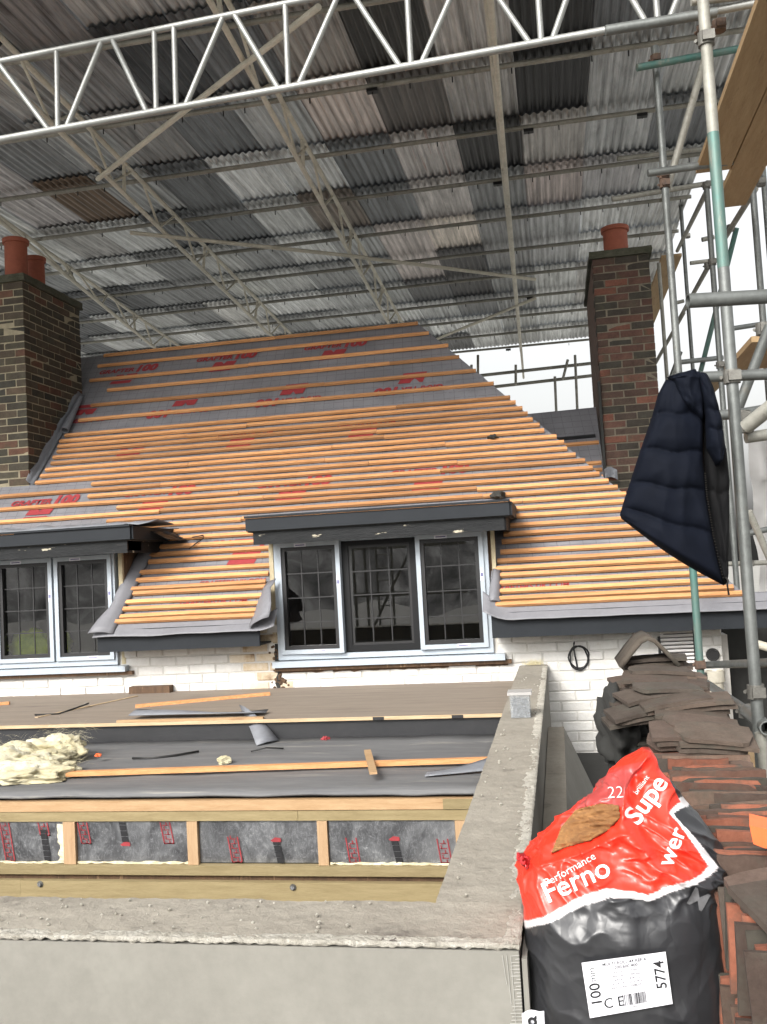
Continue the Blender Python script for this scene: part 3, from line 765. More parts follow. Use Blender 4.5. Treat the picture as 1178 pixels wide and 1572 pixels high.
# --- chimneys
BRICKS = [(.15, .072, .050), (.105, .062, .046), (.078, .055, .042), (.058, .049, .038), (.125, .062, .045), (.055, .05, .038), (.20, .08, .052), (.09, .062, .046)]
DULL = [(.075, .060, .043), (.09, .07, .048), (.065, .058, .042), (.105, .075, .05), (.085, .074, .053), (.05, .047, .037)]
count = [0]
M['mortarpale'] = pm('pale_mortar', (.31, .27, .185), (.20, .175, .12), 9, rough=.95, bumps=.4, bdist=.006)
def chimney(x0, x1, y0, y1, z0, z1, side, fz, pal, nside_parts=True):
    core = MB().box((x0 + .0045, y0 + .0045, z0 - .6), (x1 - .0045, y1 - .0045, z1)).build('chimney', 'mortarpale' if side == 'R' else 'mortar', house)
    rest = MB(); z = z1 - .037; k = 0
    def put(x, y, z, long, along_x, stuff):
        c = rb.choice(pal); v_ = rb.uniform(.7, .98); c = tuple(a * v_ for a in c) + (1,)
        jit = rb.uniform(-.004, .004)
        if stuff or count[0] >= 298:
            w = (.215 if long else .1025)
            dx, dy = (w, .1025) if along_x else (.1025, w)
            rest.box((x - dx / 2, y - dy / 2, z - .033), (x + dx / 2, y + dy / 2, z + .033)); return
        me = rb.choice(STR if long else HDR)
        link('brick', me, core, loc=(x + (0 if along_x else jit), y + (jit if along_x else 0), z), rot=(rb.uniform(-.01, .01), rb.uniform(-.008, .008), (0 if along_x else PI / 2) + rb.uniform(-.01, .01)), color=c)
        count[0] += 1
    while z > z0:
        # front face (y0), starting at the corner with the visible side
        sgn = -1 if side == 'R' else 1
        corner = x1 if side == 'R' else x0
        W_ = x1 - x0; D_ = y1 - y0
        # front run
        pos = 0; first = .215 if k % 2 == 0 else .1025
        while pos < W_ - .03:
            L = first if pos == 0 else .215
            L = min(L, W_ - pos)
            long = L > .15
            cx = corner + sgn * (pos + L / 2)
            if z > fz(cx, y0) and not (pos == 0 and k % 2 == 1):
                put(cx, y0 + .051, z, long, True, False)
            pos += L + .01
        pos = 0 if k % 2 else .1125
        while pos < D_ - .03:
            L = min(.215, D_ - pos); cy = y0 + pos + L / 2
            if z > fz(corner, cy): put(corner + sgn * .051, cy, z, L > .15, False, not nside_parts and pos > .05)
            pos += L + .01
        z -= .075; k += 1
    if rest.v: rest.build('brickwork', M['brickmass'], core, kind='stuff')
    return core
m, nt, b = nodes('brick_mass'); v_ = coords(nt)
nt.links.new(mix(nt, noise_n(nt, v_, 6), (.16, .085, .06), (.07, .055, .042)), b.inputs['Base Color']); b.inputs['Roughness'].default_value = .92; M['brickmass'] = m
rz = lambda x, y: EZ + (y - EY) - .05
ch1 = chimney(-5.69, -5.02, 8.268, 9.383, .85, 2.985, 'R', rz, DULL + [(.14, .07, .045)])
ch2 = chimney(.523, 1.078, 9.5, 11.29, .35, 2.95, 'L', lambda x, y: -9, BRICKS, False)
def cap(x0, x1, y0, y1, z, core, h=.075, o=.03):
    rows = []
    mb = MB()
    ring = []
    n = 14
    for t in range(4 * n):
        e, f = divmod(t, n); f /= n
        p = [(x0 - o + (x1 - x0 + 2 * o) * f, y0 - o), (x1 + o, y0 - o + (y1 - y0 + 2 * o) * f), (x1 + o - (x1 - x0 + 2 * o) * f, y1 + o), (x0 - o, y1 + o - (y1 - y0 + 2 * o) * f)][e]
        ring.append(p)
    for zz, sh in ((z, 0), (z + h * .5, .0), (z + h, .012), (z + h + .015, .10)):
        r = []
        for i, (x, y) in enumerate(ring + ring[:1]):
            i %= len(ring)
            j = .012 * noise.noise(Vector((i * .7, zz * 30, z)))
            cx, cy = (x0 + x1) / 2, (y0 + y1) / 2
            r.append((x + (cx - x) * sh + j, y + (cy - y) * sh + j, zz + j * .7))
        rows.append(r)
    mb.grid(rows); base = len(mb.v) - len(rows[-1]); mb.f.append(list(range(base, len(mb.v) - 1)))
    mb.f.append(list(range(len(ring) - 1, -1, -1)))
    mb.build('chimney_cap', 'cap', core)
cap(-5.69, -5.02, 8.268, 9.383, 2.985, ch1)
cap(.523, 1.078, 9.5, 11.29, 2.95, ch2)
def pot(x, y, z, r, h, core):
    MB().lathe((x, y, z), [(r * 1.12, 0), (r * 1.02, .04), (r, h * .8), (r * 1.0, h - .05), (r * 1.16, h - .045), (r * 1.18, h - .005), (r * 1.1, h), (r * .86, h), (r * .84, h - .12), (.001, h - .13)], 28).build('chimney_pot', 'pot', core, smooth='angle')
pot(onY(25, 395, 8.60).x, 8.60, 3.04, .112, .50, ch1)
pot(onY(54, 408, 9.02).x, 9.02, 3.04, .098, .45, ch1)
pot(.80, 9.95, 3.0, .125, .40, ch2)
# lead round the left chimney foot, rolled strip beside it
fl = MB()
rows = []
for k in range(12):
    s = 1.86 + k * .137
    rows.append([rp(-5.022, s, .075 + .015 * math.sin(k * 2.1)), rp(-5.01, s, .04), rp(-4.998, s, .02), rp(-4.965, s, .01)])
o = fl.grid(rows).build('lead_flashing', 'lead', house, smooth='angle'); o.modifiers.new('t', 'SOLIDIFY').thickness = .003
a_, b_ = onroof(105, 665), onroof(118, 600)
MB().tube(rp(-4.92, 2.66, .05), rp(-4.95, 3.25, .05), .042, 14, r1=.02, open_end=True).build('rolled_felt', 'lead', house, smooth='angle')
# flashing at the left edge of the right chimney
fl = MB().beam((.505, 9.47, .62), (.505, 9.47, 1.70), .025, .05, (0, 1, 0)).build('side_flashing', 'dark', house)
rows = [[(.50 + i * .03, 9.43 + .02 * math.sin(i * 1.7 + j), .72 + j * .05 + .02 * math.sin(i)) for i in range(5)] for j in range(3)]
o = MB().grid(rows).build('lead_flashing', 'lead', house); o.modifiers.new('t', 'SOLIDIFY').thickness = .004
# --- wing roof between hip and right chimney
wing = MB().prism([(-1.2, 10.3, 1.545), (.50, 10.3, 1.575), (.50, 9.45, .70), (-1.2, 9.45, .70)], (0, .04, -.04)).build('wing_roof', 'underlay', house)
def wp(x, t, h): return Vector((x, 10.3 - t * .85 - h * .72, 1.56 - t * .865 + h * .70))
for t in (.50, .77, .86, .95, 1.04, 1.12):
    MB().beam(wp(-1.0, t, .015), wp(.485 - (.06 if t > 1 else 0), t, .015), .038, .025, (0, -.72, .7)).build('batten', 'batten', wing)
MB().beam(wp(.28, .74, .04), wp(.29, 1.0, .04), .03, .012, (0, -.72, .7)).build('metal_strap', 'rust', wing)
MB().beam(wp(-.6, .42, .012), wp(.46, .40, .012), .05, .008, (0, -.72, .7)).build('felt_lap', 'black', wing)

# ================================================================== FLAT ROOF EXTENSION
ext = thing('flat_roof_extension', (-2.5, 4.4, -5), 'unfinished timber flat roof with foil insulation below the windows', 'flat roof')
ZD = -.935
deck = MB().box((-5.4, 5.70, ZD - .018), (-.36, YW - .012, ZD))
deck = deck.build('plywood_deck', 'ply', ext)
MB().box((-5.4, 5.692, ZD - .02), (-.36, 5.699, ZD + .001)).build('plywood_edge', 'plyedge', ext)
for x in (-1.19, -.70): MB().box((x, 5.688, ZD - .019), (x + .07, 5.6915, ZD - .001)).build('black_tape', 'blackprint', ext)
MB().box((-5.4, 5.72, -1.10), (-.36, 5.76, ZD - .019)).build('upstand', 'black', ext)
rows = []
for j in range(11):
    t = j / 10
    rows.append([(-5.4 + i * .126, 4.36 + 1.37 * t, -1.082 + .010 * noise.noise(Vector((i * .5, j * .6, 0))) + (.012 * max(0, t - .93) / .07)) for i in range(41)])
o = MB().grid(rows).build('lower_membrane', 'epdm', ext, smooth=True); o.modifiers.new('t', 'SOLIDIFY').thickness = .012
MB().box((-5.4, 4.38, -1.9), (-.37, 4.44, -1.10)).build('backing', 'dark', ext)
MB().box((-5.4, 4.352, -1.147), (-.39, 4.40, -1.098)).build('top_batten', 'pine', ext)
MB().box((-.60, 4.350, -1.147), (-.37, 4.355, -1.099)).build('top_batten', 'treated', ext)
MB().box((-5.4, 4.356, -1.197), (-1.302, 4.40, -1.1505)).build('head_timber', 'treated', ext)
MB().box((-1.30, 4.355, -1.197), (-.37, 4.40, -1.1505)).build('head_timber', 'treated', ext)
sx = [(-3.18, -3.12), (-2.522, -2.458), (-1.865, -1.812), (-1.209, -1.160), (-.55, -.50)]
for a, b in sx: MB().box((a, 4.352, -1.405), (b, 4.40, -1.199)).build('stud', 'pinev', ext)
ins = []
for (p, a), (b, q) in zip(sx[:-1], sx[1:]):
    i_ = MB().box((a + .003, 4.372 + R.uniform(-.004, .004), -1.400), (b - .003, 4.42, -1.202)).build('insulation_board', 'foil', ext); ins.append(i_)
    rows = [[(a + .004 + (b - a - .008) * k / 24, 4.366 - .004 * R.random(), zz + .004 * R.uniform(-1, 1)) for k in range(25)] for zz in (-1.405, -1.394 )]
    MB().grid(rows).build('torn_foil_edge', 'foilrough', i_) if R.random() < .8 else None
MB().grid([[(-2.565 + .02 * R.random(), 4.362, -1.21 - .015 * k), (-2.523, 4.356, -1.21 - .015 * k)] for k in range(13)]).build('expanding_foam', 'foilrough', ext)
MB().box((-5.4, 4.340, -1.452), (-.37, 4.40, -1.406)).build('sole_timber', 'treated', ext)
MB().box((-5.4, 4.368, -1.481), (-.37, 4.40, -1.4525)).build('packer', 'cheek', ext)
MB().box((-5.4, 4.336, -1.63), (-2.755, 4.40, -1.4815)).build('rim_beam', 'treated', ext)
rim = MB().box((-2.753, 4.334, -1.63), (-.37, 4.40, -1.4815)).build('rim_beam', 'treated', ext)
for px, py in ((62, 1357), (450, 1362)):
    P = onY(px, py, 4.332); MB().tube(P, P + Vector((0, -.012, 0)), .0095, 6).build('bolt', 'screw', rim)
    MB().tube(P + Vector((0, .001, 0)), P + Vector((0, -.003, 0)), .0155, 14).build('washer', 'clamp', rim)
# prints on the foil
def ladder(px, z0, z1, lean, ib):
    mb = MB(); X = onY(px, 1290, 4.366).x; y = 4.3655
    h = z1 - z0; w = .055
    def q(a, b, c, d): mb.add([(X + p[0] + lean * p[1] / h, y, z0 + p[1]) for p in (a, b, c, d)], [(0, 1, 2, 3)])
    q((0, 0), (.006, 0), (.006, h), (0, h)); q((w - .006, 0), (w, 0), (w, h), (w - .006, h))
    k = 0
    while k * .022 < h - .01:
        zz = k * .022; q((.012, zz), (w - .012, zz), (w - .012, zz + .004), (.012, zz + .004)); q((.014 if k % 2 else .03, zz), (.019 if k % 2 else .035, zz), (.019 if k % 2 else .035, zz + .018), (.014 if k % 2 else .03, zz + .018)); k += 1
    q((0, 0), (w, 0), (w, .006), (0, .006))
    mb.build('red_print', 'redprint', ib)
def stripe(px, z0, z1, lean, ib, red=0):
    X = onY(px, 1290, 4.366).x; y = 4.3652; mb = MB(); h = z1 - z0
    k = 0
    while k * .028 < h:
        a = k * .028; b = min(h, a + .025); w = .034
        mb.add([(X + lean * a / h, y, z0 + a), (X + w + lean * a / h, y, z0 + a), (X + w + lean * b / h, y, z0 + b), (X + lean * b / h, y, z0 + b)], [(0, 1, 2, 3)]); k += 1
    mb.build('black_print', 'blackprint', ib)
    if red:
        zz = z1 if red > 0 else z0 - .02; xx = X + (lean if red > 0 else 0)
        mb = MB().add([(xx - .012, y, zz + .006), (xx + .012, y, zz + .022), (xx + .04, y, zz + .018), (xx + .042, y, zz + .0), (xx, y, zz)], [(0, 1, 2, 3, 4)])
        mb.build('red_print', 'redprint', ib)
L0 = -1.398
ladder(8, L0, -1.204, -.03, ins[0]); ladder(62, -1.27, -1.204, -.012, ins[0]); stripe(68, L0, -1.24, -.02, ins[0])
ladder(125, -1.31, -1.204, -.02, ins[1]); ladder(252, -1.31, -1.204, -.02, ins[1]); stripe(188, -1.30, -1.204, -.015, ins[1], -1)
ladder(355, L0, -1.275, -.02, ins[2]); stripe(425, L0, -1.30, -.02, ins[2], 1)
ladder(535, L0, -1.28, -.015, ins[3]); stripe(607, L0, -1.295, -.02, ins[3], 1); ladder(675, L0, -1.285, -.015, ins[3])
# the hidden lower floor of the void
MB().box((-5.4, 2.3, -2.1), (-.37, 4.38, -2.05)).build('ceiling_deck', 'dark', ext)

# parapet
par = thing('parapet_wall', (-.25, 2.05, -5), 'grey rendered parapet wall with white plaster crust along its edges', 'wall')
ZP = -.822
outer_x, inner_x = -.137, -.348
pw = MB()
pw.box((-5.5, 2.035, -5), (outer_x, 2.285, ZP - .012))
pw.build('front_wall', 'render', par)
MB().box((inner_x, 2.287, -5), (outer_x, YW - .012, ZP - .012)).build('return_wall', 'render', par)
def slab(x0, x1, y0, y1, nx, ny, amp=.006, edge=.02):
    rows = []
    for j in range(ny + 1):
        r = []
        for i in range(nx + 1):
            x = x0 + (x1 - x0) * i / nx; y = y0 + (y1 - y0) * j / ny
            z = ZP + amp * noise.noise(Vector((x * 4, y * 4, 2))) + amp * .6 * noise.noise(Vector((x * 17, y * 17, 5))) + amp * .5 * noise.noise(Vector((x * 50, y * 50, 5)))
            r.append(Vector((x, y, z)))
        rows.append(r)
    return rows
MB().grid(slab(-5.5, outer_x - .001, 2.037, 2.283, 380, 18)).build('coping', 'coping', par, smooth=True)
MB().grid(slab(inner_x + .002, outer_x - .002, 2.2835, YW - .02, 16, 240)).build('coping', 'coping', par, smooth=True)
# plaster crusts along the arrises
def crust(p0, p1, out, n, name='plaster_crust', wid=.045, seed=0):
    p0, p1 = Vector(p0), Vector(p1); out = Vector(out); rows = []
    for i in range(n + 1):
        t = i / n; c = p0.lerp(p1, t); L = (p1 - p0).length * t
        nz = lambda f, o: noise.noise(Vector((L * f, seed, o)))
        a = .5 + .5 * nz(3.1, 1); b = nz(17, 4) * .8; e = nz(61, 9)
        w_in = wid * max(.15, .55 + .9 * a + .45 * b + .35 * e); w_dn = wid * max(.05, .12 + .16 * a + .16 * b + .14 * e)
        r = []
        for k in range(13):
            u = k / 12
            lump = nz(38, u * 7 + 20) * .6 + noise.noise(Vector((L * 110, u * 16, seed + 2))) * .5
            if u < .7: q = -out * (w_in * (1 - u / .7)) + Vector((0, 0, .0028 * min(1, u * 5) * (1 + 1.1 * lump)))
            else: q = out * (.0035 * (1 + 1.0 * lump) * min(1, (1 - u) * 8)) - Vector((0, 0, w_dn * (u - .7) / .3))
            r.append(c + q + (Vector((0, 0, -.006)) if k == 0 else Vector((0, 0, 0))))
        rows.append(r)
    return MB().grid(rows).build(name, 'plaster', par)
crust((-5.5, 2.034, ZP), (outer_x + .002, 2.034, ZP), (0, -1, 0), 1500, seed=1, wid=.042)
crust((outer_x + .001, 2.034, ZP), (outer_x + .001, YW - .03, ZP), (1, 0, 0), 1500, seed=5, wid=.036)
mb = MB()                                                # fibre mesh hanging out at the corner
for k in range(26): mb.beam((outer_x + .001, 2.033, ZP - .02 - k * .007), (outer_x - R.uniform(.008, .03), 2.0325, ZP - .021 - k * .007), .001, .0014)
for k in range(4): mb.beam((outer_x - .008 - k * .009, 2.0322, ZP - .02), (outer_x - .008 - k * .007, 2.0322, ZP - .20 + .04 * k), .001, .001)
for k in range(46): mb.beam((-1.4 + k * .027, 2.0322, ZP - .015), (-1.4 + k * .027, 2.0322, ZP - .032 - .008 * R.random()), .0014, .0014)
mb.build('render_mesh', 'mesh_bead', par)
mb = MB()
mb.box((outer_x + .005, 2.04, -1.75), (outer_x + .016, 2.30, ZP - .03)); mb.build('corner_board', 'render', par)
# specks on the coping
mb = MB()
for k in range(60):
    x = R.uniform(-1.6, -.4); y = R.uniform(2.08, 2.27); r = R.uniform(.0015, .005)
    mb.lathe((x, y, ZP + .004), [(.0001, r), (r, r * .3), (r * .7, -r * .6)], 6)
for k in range(50):
    x = R.uniform(inner_x + .03, outer_x - .03); y = R.uniform(2.3, 6.5); r = R.uniform(.002, .006)
    mb.lathe((x, y, ZP + .004), [(.0001, r), (r, r * .3), (r * .7, -r * .6)], 6)
mb.build('mortar_crumbs', 'plaster', par, kind='stuff')
# lower raked wall beside it
lw = thing('low_rendered_wall', (-.06, 5, -5), 'low raked grey rendered wall tucked behind the parapet', 'wall')
zt = -1.10
p = [(outer_x + .003, 3.6, zt), (-.035, 3.6, zt), (-.035, 6.0, zt + .02), (outer_x + .003, 6.0, zt + .02)]
b0, b1 = Vector((.02, 3.6, -1.75)), Vector((.16, 6.0, -1.55))
MB().add(p + [(outer_x + .003, 3.6, -2), tuple(b0), tuple(b1), (outer_x + .003, 6.0, -2)], [(0, 1, 2, 3), (0, 4, 5, 1), (1, 5, 6, 2), (2, 6, 7, 3)]).build('wall_body', 'render', lw)
rows = [[(outer_x + .004 + .098 * i / 6, 3.6 + 2.4 * j / 60, zt + .02 * j / 60 + .004 + .006 * noise.noise(Vector((i * .9, j * .9, 1)))) for i in range(7)] for j in range(61)]
MB().grid(rows).build('wall_top', 'coping', lw, smooth=True)

# gap roof and lower platform
MB().box((-.12, 3.0, -2.3), (3.4, YW - .06, -1.475)).build('lower_roof', 'dark', kind='structure')
# ================================================================== TEMPORARY TIN ROOF
tin = thing('temporary_roof', (-5, 12, 4.3), 'temporary scaffold roof of patched corrugated iron sheets on tubular purlins', 'roof')
ZT = 4.3
PY = [8.055 + 1.2307 * k for k in range(-4, 10)]
for y in PY:
    MB().tube((-15, y, ZT + .012 * R.uniform(-1, 1)), (1.88, y, ZT + .012 * R.uniform(-1, 1)), .0242, 10).build('purlin', 'galvdull', tin, smooth='angle')
SHW = .66
def sheet_mesh(L, amp=.0125):
    mb = MB(); n = 9 * 8; rows = []
    for j in range(4):
        y = L * j / 3
        rows.append([(-.014 + (SHW + .028) * i / n, y, amp * math.sin(2 * PI * 9 * i / n)) for i in range(n + 1)])
    me = mb.grid(rows).mesh('corrugated_sheet', 'tin', True); return me
P_ = 1.2307
SHEETS = {n: sheet_mesh(P_ * n + .22) for n in (1, 2)}
TONES = [((.45, .45, .44), 6), ((.36, .36, .35), 6), ((.28, .283, .28), 5), ((.19, .193, .193), 4), ((.11, .114, .118), 3), ((.06, .062, .065), .8), ((.31, .30, .288), 2), ((.14, .115, .095), 1)]
over = []
def ov(px, py, c, rust=0): 
    P = onZ(px, py, ZT + .05); over.append((P.x, P.y, c, rust))
BLK, DK, MID, LT, PINK = (.012, .012, .013), (.115, .12, .124), (.22, .22, .218), (.45, .45, .44), (.36, .335, .318)
for px, py, c, r in ((850, 110, BLK, 0), (830, 60, (.02, .02, .02), 0), (760, 240, BLK, 0), (745, 445, BLK, 0), (690, 440, (.02, .02, .022), 0), (625, 85, (.035, .033, .03), .1), (650, 165, (.075, .065, .058), .15), (370, 220, DK, 0), (290, 300, DK, 0),
    (590, 260, DK, 0), (270, 350, DK, 0), (665, 235, PINK, .42), (672, 300, PINK, .25), (620, 380, (.36, .32, .30), .2), (130, 275, (.11, .075, .05), .30), (15, 290, PINK, .42), (80, 320, (.42, .39, .38), .25),
    (930, 110, LT, 0), (850, 200, (.31, .29, .27), .1), (850, 270, (.34, .29, .27), .15), (730, 150, (.28, .265, .25), 0), (760, 60, (.33, .31, .29), 0), (960, 210, (.30, .30, .295), 0), (960, 290, (.27, .26, .26), 0),
    (460, 260, LT, .1), (500, 120, (.36, .31, .28), .15), (420, 290, LT, 0), (720, 360, (.45, .40, .35), .2), (800, 340, (.21, .21, .21), 0), (860, 360, (.3, .3, .3), 0), (850, 430, (.38, .38, .37), 0), (500, 60, (.24, .22, .20), .1), (120, 60, (.07, .075, .08), 0), (60, 100, (.20, .20, .20), 0), (250, 60, (.06, .064, .068), 0), (200, 190, (.19, .185, .18), 0), (380, 420, (.4, .4, .38), 0), (330, 470, (.44, .43, .41), 0)):
    ov(px, py, c, r)
rs = random.Random(23)
tot = sum(w for _, w in TONES)
xcol0 = onZ(906, 70, ZT).x - SHW * 21
for ci in range(24):
    x = xcol0 + ci * SHW
    k = -4 - rs.randint(0, 1)
    while k < 9:
        n = rs.choice((1, 1, 1, 2)) if k + 2 <= 9 else 1
        if k + n > 9: n = 9 - k
        y0 = 8.055 + P_ * k - .20 + rs.uniform(-.03, .03)
        u = rs.uniform(0, tot)
        for c, w in TONES:
            u -= w
            if u <= 0: break
        rust = rs.choice((0, 0, 0, .05, .12, .2, .3))
        for ox, oy, oc, orr in over:
            if x <= ox < x + SHW and y0 <= oy < y0 + P_ * n: c, rust = oc, orr
        vv = rs.uniform(.9, 1.1)
        if x + SHW < 2.02 and y0 + P_ * n > 4.2:
            o = link('corrugated_sheet', SHEETS[n], tin, loc=(x, y0, ZT + .042), rot=(math.atan2(.022, P_ * n), 0, 0), color=(c[0] * vv, c[1] * vv, c[2] * vv, rust))
        k += n
clips = MB()
for y in PY[4:]:
    for i in range(40):
        if rs.random() < .55:
            x = -10 + i * .3 + rs.uniform(-.1, .1); clips.tube((x, y, ZT - .02), (x, y, ZT - .07), .006, 5)
            if rs.random() < .07: clips.box((x - .05, y - .03, ZT - .055), (x + .05, y + .03, ZT - .025))
clips.build('hook_bolts', 'gasket', tin, kind='stuff')
# trusses running away from the camera
def truss(name, lo0, lo1, up0, up1, label, mat='paletube', r=.0242):
    t = thing(name, lo0, label, 'truss', 'lattice trusses under the tin roof')
    lo0, lo1, up0, up1 = map(Vector, (lo0, lo1, up0, up1))
    MB().tube(lo0, lo1, r, 10).build('chord', mat, t, smooth='angle'); MB().tube(up0, up1, r, 10).build('chord', mat, t, smooth='angle')
    n = int((lo1 - lo0).length / .62)
    for i in range(n):
        a, b = i / n, (i + 1) / n
        if i % 2 == 0: MB().tube(lo0.lerp(lo1, a), up0.lerp(up1, b - .01), .014, 8).build('brace', mat, t, smooth='angle')
        else: MB().tube(up0.lerp(up1, a + .01), lo0.lerp(lo1, b), .014, 8).build('brace', mat, t, smooth='angle')
        if i % 4 == 2: MB().tube(up0.lerp(up1, a + .02), lo0.lerp(lo1, a + .02), .02, 8).build('brace', mat, t, smooth='angle')
    return t
ZU = ZT - .055
def tl(px, py, Z): return onZ(px, py, Z)
def chordpts(a, b, Z, ynear=4.6, yfar=19.3):
    p, q = onZ(*a, Z), onZ(*b, Z); d = (q - p) / (q.y - p.y)
    return p + d * (ynear - p.y), p + d * (yfar - p.y)
for nm, lo, up, zl, lb in (('roof_truss', ((0, 339), (245, 540)), ((102, 407), (280, 535)), 3.95, 'pale lattice truss passing behind the left chimney pots'),
                       ('roof_truss', ((173, 280), (418, 517)), ((229, 290), (448, 514)), 3.93, 'lattice truss second from the left, above the left half of the ridge'),
                       ('roof_truss', ((499, 320), (597, 497)), ((528, 330), (609, 479)), 3.93, 'lattice truss ending above the right end of the ridge')):
    l0, l1 = chordpts(lo[0], lo[1], zl); u0, u1 = chordpts(up[0], up[1], ZU)
    truss(nm, l0, l1, u0, u1, lb)
l0, l1 = chordpts((762, 100), (803, 568), 3.93, 5.0, 20.6)
u0, u1 = chordpts((757, 100), (800, 540), ZU, 5.0, 19.3)
truss('roof_truss', l0, l1, u0, u1, 'lattice truss seen edge-on from below, pointing at the gap beside the right chimney')
br = thing('plan_bracing', (-2, 11, 3.9), 'thin diagonal bracing tubes slung between the roof trusses', 'bracing')
for a, b in (((200, 357), (560, 395)), ((545, 394), (822, 429)), ((655, 527), (822, 458)), ((150, 275), (380, 95)), ((375, 100), (490, 10))):
    MB().tube(onZ(*a, 3.90), onZ(*b, 3.90), .0242, 8).build('tube', 'paletube', br, smooth='angle')
# ---- lattice beam across the front
lb = thing('lattice_beam', (-1.5, 5.15, 2.8), 'long silver aluminium lattice beam crossing the top of the view', 'lattice beam')
ZL = 2.8
p0, p1 = onZ(0, 214, ZL), onZ(940, 45, ZL)
dl = (p1 - p0).normalized()
q0 = p0 - dl * 1.5; q1 = p1 + dl * 1.6
up_ = Vector((0, .02, .515))
MB().tube(q0, q1, .0215, 14).build('chord', 'alubeam', lb, smooth='angle'); MB().tube(q0 + up_, q1 + up_, .0205, 14).build('chord', 'alubeam', lb, smooth='angle')
nodespx = [-105, 89, 247, 443, 631, 831, 1010]
NP = []
for px in nodespx:
    P = onZ(px, 214 - px * .18, ZL); NP.append((P - q0).dot(dl))
for i, t0 in enumerate(NP):
    P = q0 + dl * t0
    vs = [0] if i != 2 else [-.03, .10]
    for dv in vs: MB().tube(P + dl * dv, P + dl * dv + up_, .0175, 10).build('brace', 'alubeam', lb, smooth='angle')
    lft = (NP[i - 1] + (.10 if i == 3 else 0) + t0) / 2 - t0 + .035 if i else -.3
    rgt = (NP[i + 1] + t0 + (.10 if i == 2 else 0)) / 2 - t0 - .035 if i < len(NP) - 1 else .3
    MB().tube(P + dl * (vs[0] - .06), P + dl * lft + up_, .0175, 10).build('brace', 'alubeam', lb, smooth='angle')
    MB().tube(P + dl * (vs[-1] + .06), P + dl * rgt + up_, .0175, 10).build('brace', 'alubeam', lb, smooth='angle')

# ================================================================== SCAFFOLDING ON THE RIGHT
sc = thing('scaffolding', (.77, 4.05, -5), 'tube scaffold standing at the right of the house with teal and galvanised poles', 'scaffold')
def tube(a, b, name, mat='galv', r=.0242, open_end=False):
    return MB().tube(a, b, r, 14, open_end=open_end).build(name, mat, sc, smooth='angle')
def vert(X, Y, z0, z1, mat='galv', name='standard', r=.0242): return tube((X, Y, z0), (X, Y, z1), name, mat, r)
def xy(px, py, Y): P = onY(px, py, Y); return P.x
Ya = 4.05
xa = xy(1110, 400, Ya); vert(xa, Ya, -3, 1.16, 'galv'); vert(xa, Ya, 1.1605, 1.74, 'teal'); vert(xa, Ya, 1.7405, 2.42, 'galvdull')
Yb = 6.4; xb = xy(1022, 300, Yb); vert(xb, Yb, -3, 3.4, 'galv'); MB().tube((xb, Yb, -1.0), (xb, Yb, -.1), .0246, 14).build('standard', 'teal', sc, smooth='angle')
Yc = 8.4; xc = xy(1092, 380, Yc); vert(xc, Yc, -3, 3.15)
Yd = 12.2; vert(xy(1053, 420, Yd), Yd, -3, 4.5); vert(xy(1017, 480, Yd), Yd, -3, 3.65, 'galvdull')
Yf = 7.2; vert(xy(1163, 380, Yf), Yf, -3, 3.3); vert(xy(1177, 330, 8.2), 8.2, -3, 3.6)
tube(onZ(930, 47, 2.76), onZ(1100, 19, 2.78), 'ledger', 'galv', .027)
tube(onZ(1060, 26, 2.79) + Vector((0, -.06, .05)), onZ(1200, 10, 2.79) + Vector((0, -.06, .05)), 'ledger', 'galvdull')
tube(at(1056, 462, 3.12), at(1215, 453, 3.12), 'ledger', 'galv', .0245, True)
tube(at(1035, 581, 4.08), at(1215, 573, 4.08), 'ledger', 'galv', .0242, True)
tube(at(1095, 638, 4.35), at(1140, 635, 4.35), 'ledger', 'galv', .0242); tube(at(1130, 636, 4.37), at(1215, 622, 4.4), 'ledger', 'galv')
tube(at(1045, 556, 9.2), at(1110, 549, 9.2), 'ledger'); tube(at(1120, 505, 9.2), at(1172, 497, 9.2), 'ledger')
tube(at(978, 104, 6.2), at(1150, 72, 6.2), 'transom', 'teal')
tube(at(948, 244, 9.2), at(1085, 228, 9.2), 'transom', 'galvdull')
tube(at(995, 266, 5.95), at(1215, 234, 5.95), 'transom', 'galv')
tube(at(940, 306, 8.4), at(1085, 282, 8.4), 'transom', 'galvdull')
tube(at(1085, 281, 8.2), at(1165, 281, 8.4), 'transom', 'galvdull')
tube(at(1078, 368, 9.5), at(1096, 364, 9.5), 'transom', 'galvdull')
tube(at(1060, 404, 11), at(1092, 400, 11), 'transom', 'galvdull')
tube(at(1030, 467, 12), at(1050, 462, 12), 'transom', 'galvdull')
# braces
tube(at(1100, 30, 6.05), at(1020, 305, 6.35), 'brace', 'galvdull')
tube(at(1084, 296, 8.5), at(1040, 385, 12.5), 'brace', 'galvdull')
tube(at(1160, 290, 7.3), at(1110, 370, 8.2), 'brace', 'galvdull')
tube(at(1131, 350, 8.6), at(1076, 570, 9.3), 'brace', 'teal'); 
tube(at(1090, 405, 9), at(1040, 495, 13), 'brace', 'galvdull')
tube(at(1050, 480, 12), at(1005, 560, 13), 'brace', 'galvdull')
tube(at(1182, 500, 4.4), at(1133, 628, 4.5), 'brace', 'galv')
tube(at(1215, 600, 2.9), at(1146, 655, 3.05), 'brace', 'galvdull', .0245, True)
tube(at(1045, 540, 10), at(1030, 580, 10), 'brace', 'galv')
tube(at(1150, 785, 6.5), at(1185, 865, 6.6), 'brace', 'galvdull')
tube(at(1148, 819, 7.5), at(1200, 808, 7.5), 'ledger'); tube(at(1110, 866, 9), at(1200, 863, 9), 'ledger', 'galvdull')
tube(at(1145, 672, 4.4), at(1215, 662, 4.4), 'ledger', 'galvdull', .027)
tube(at(1083, 1021, 6.3), at(1215, 1016, 4.6), 'ledger', 'galv')
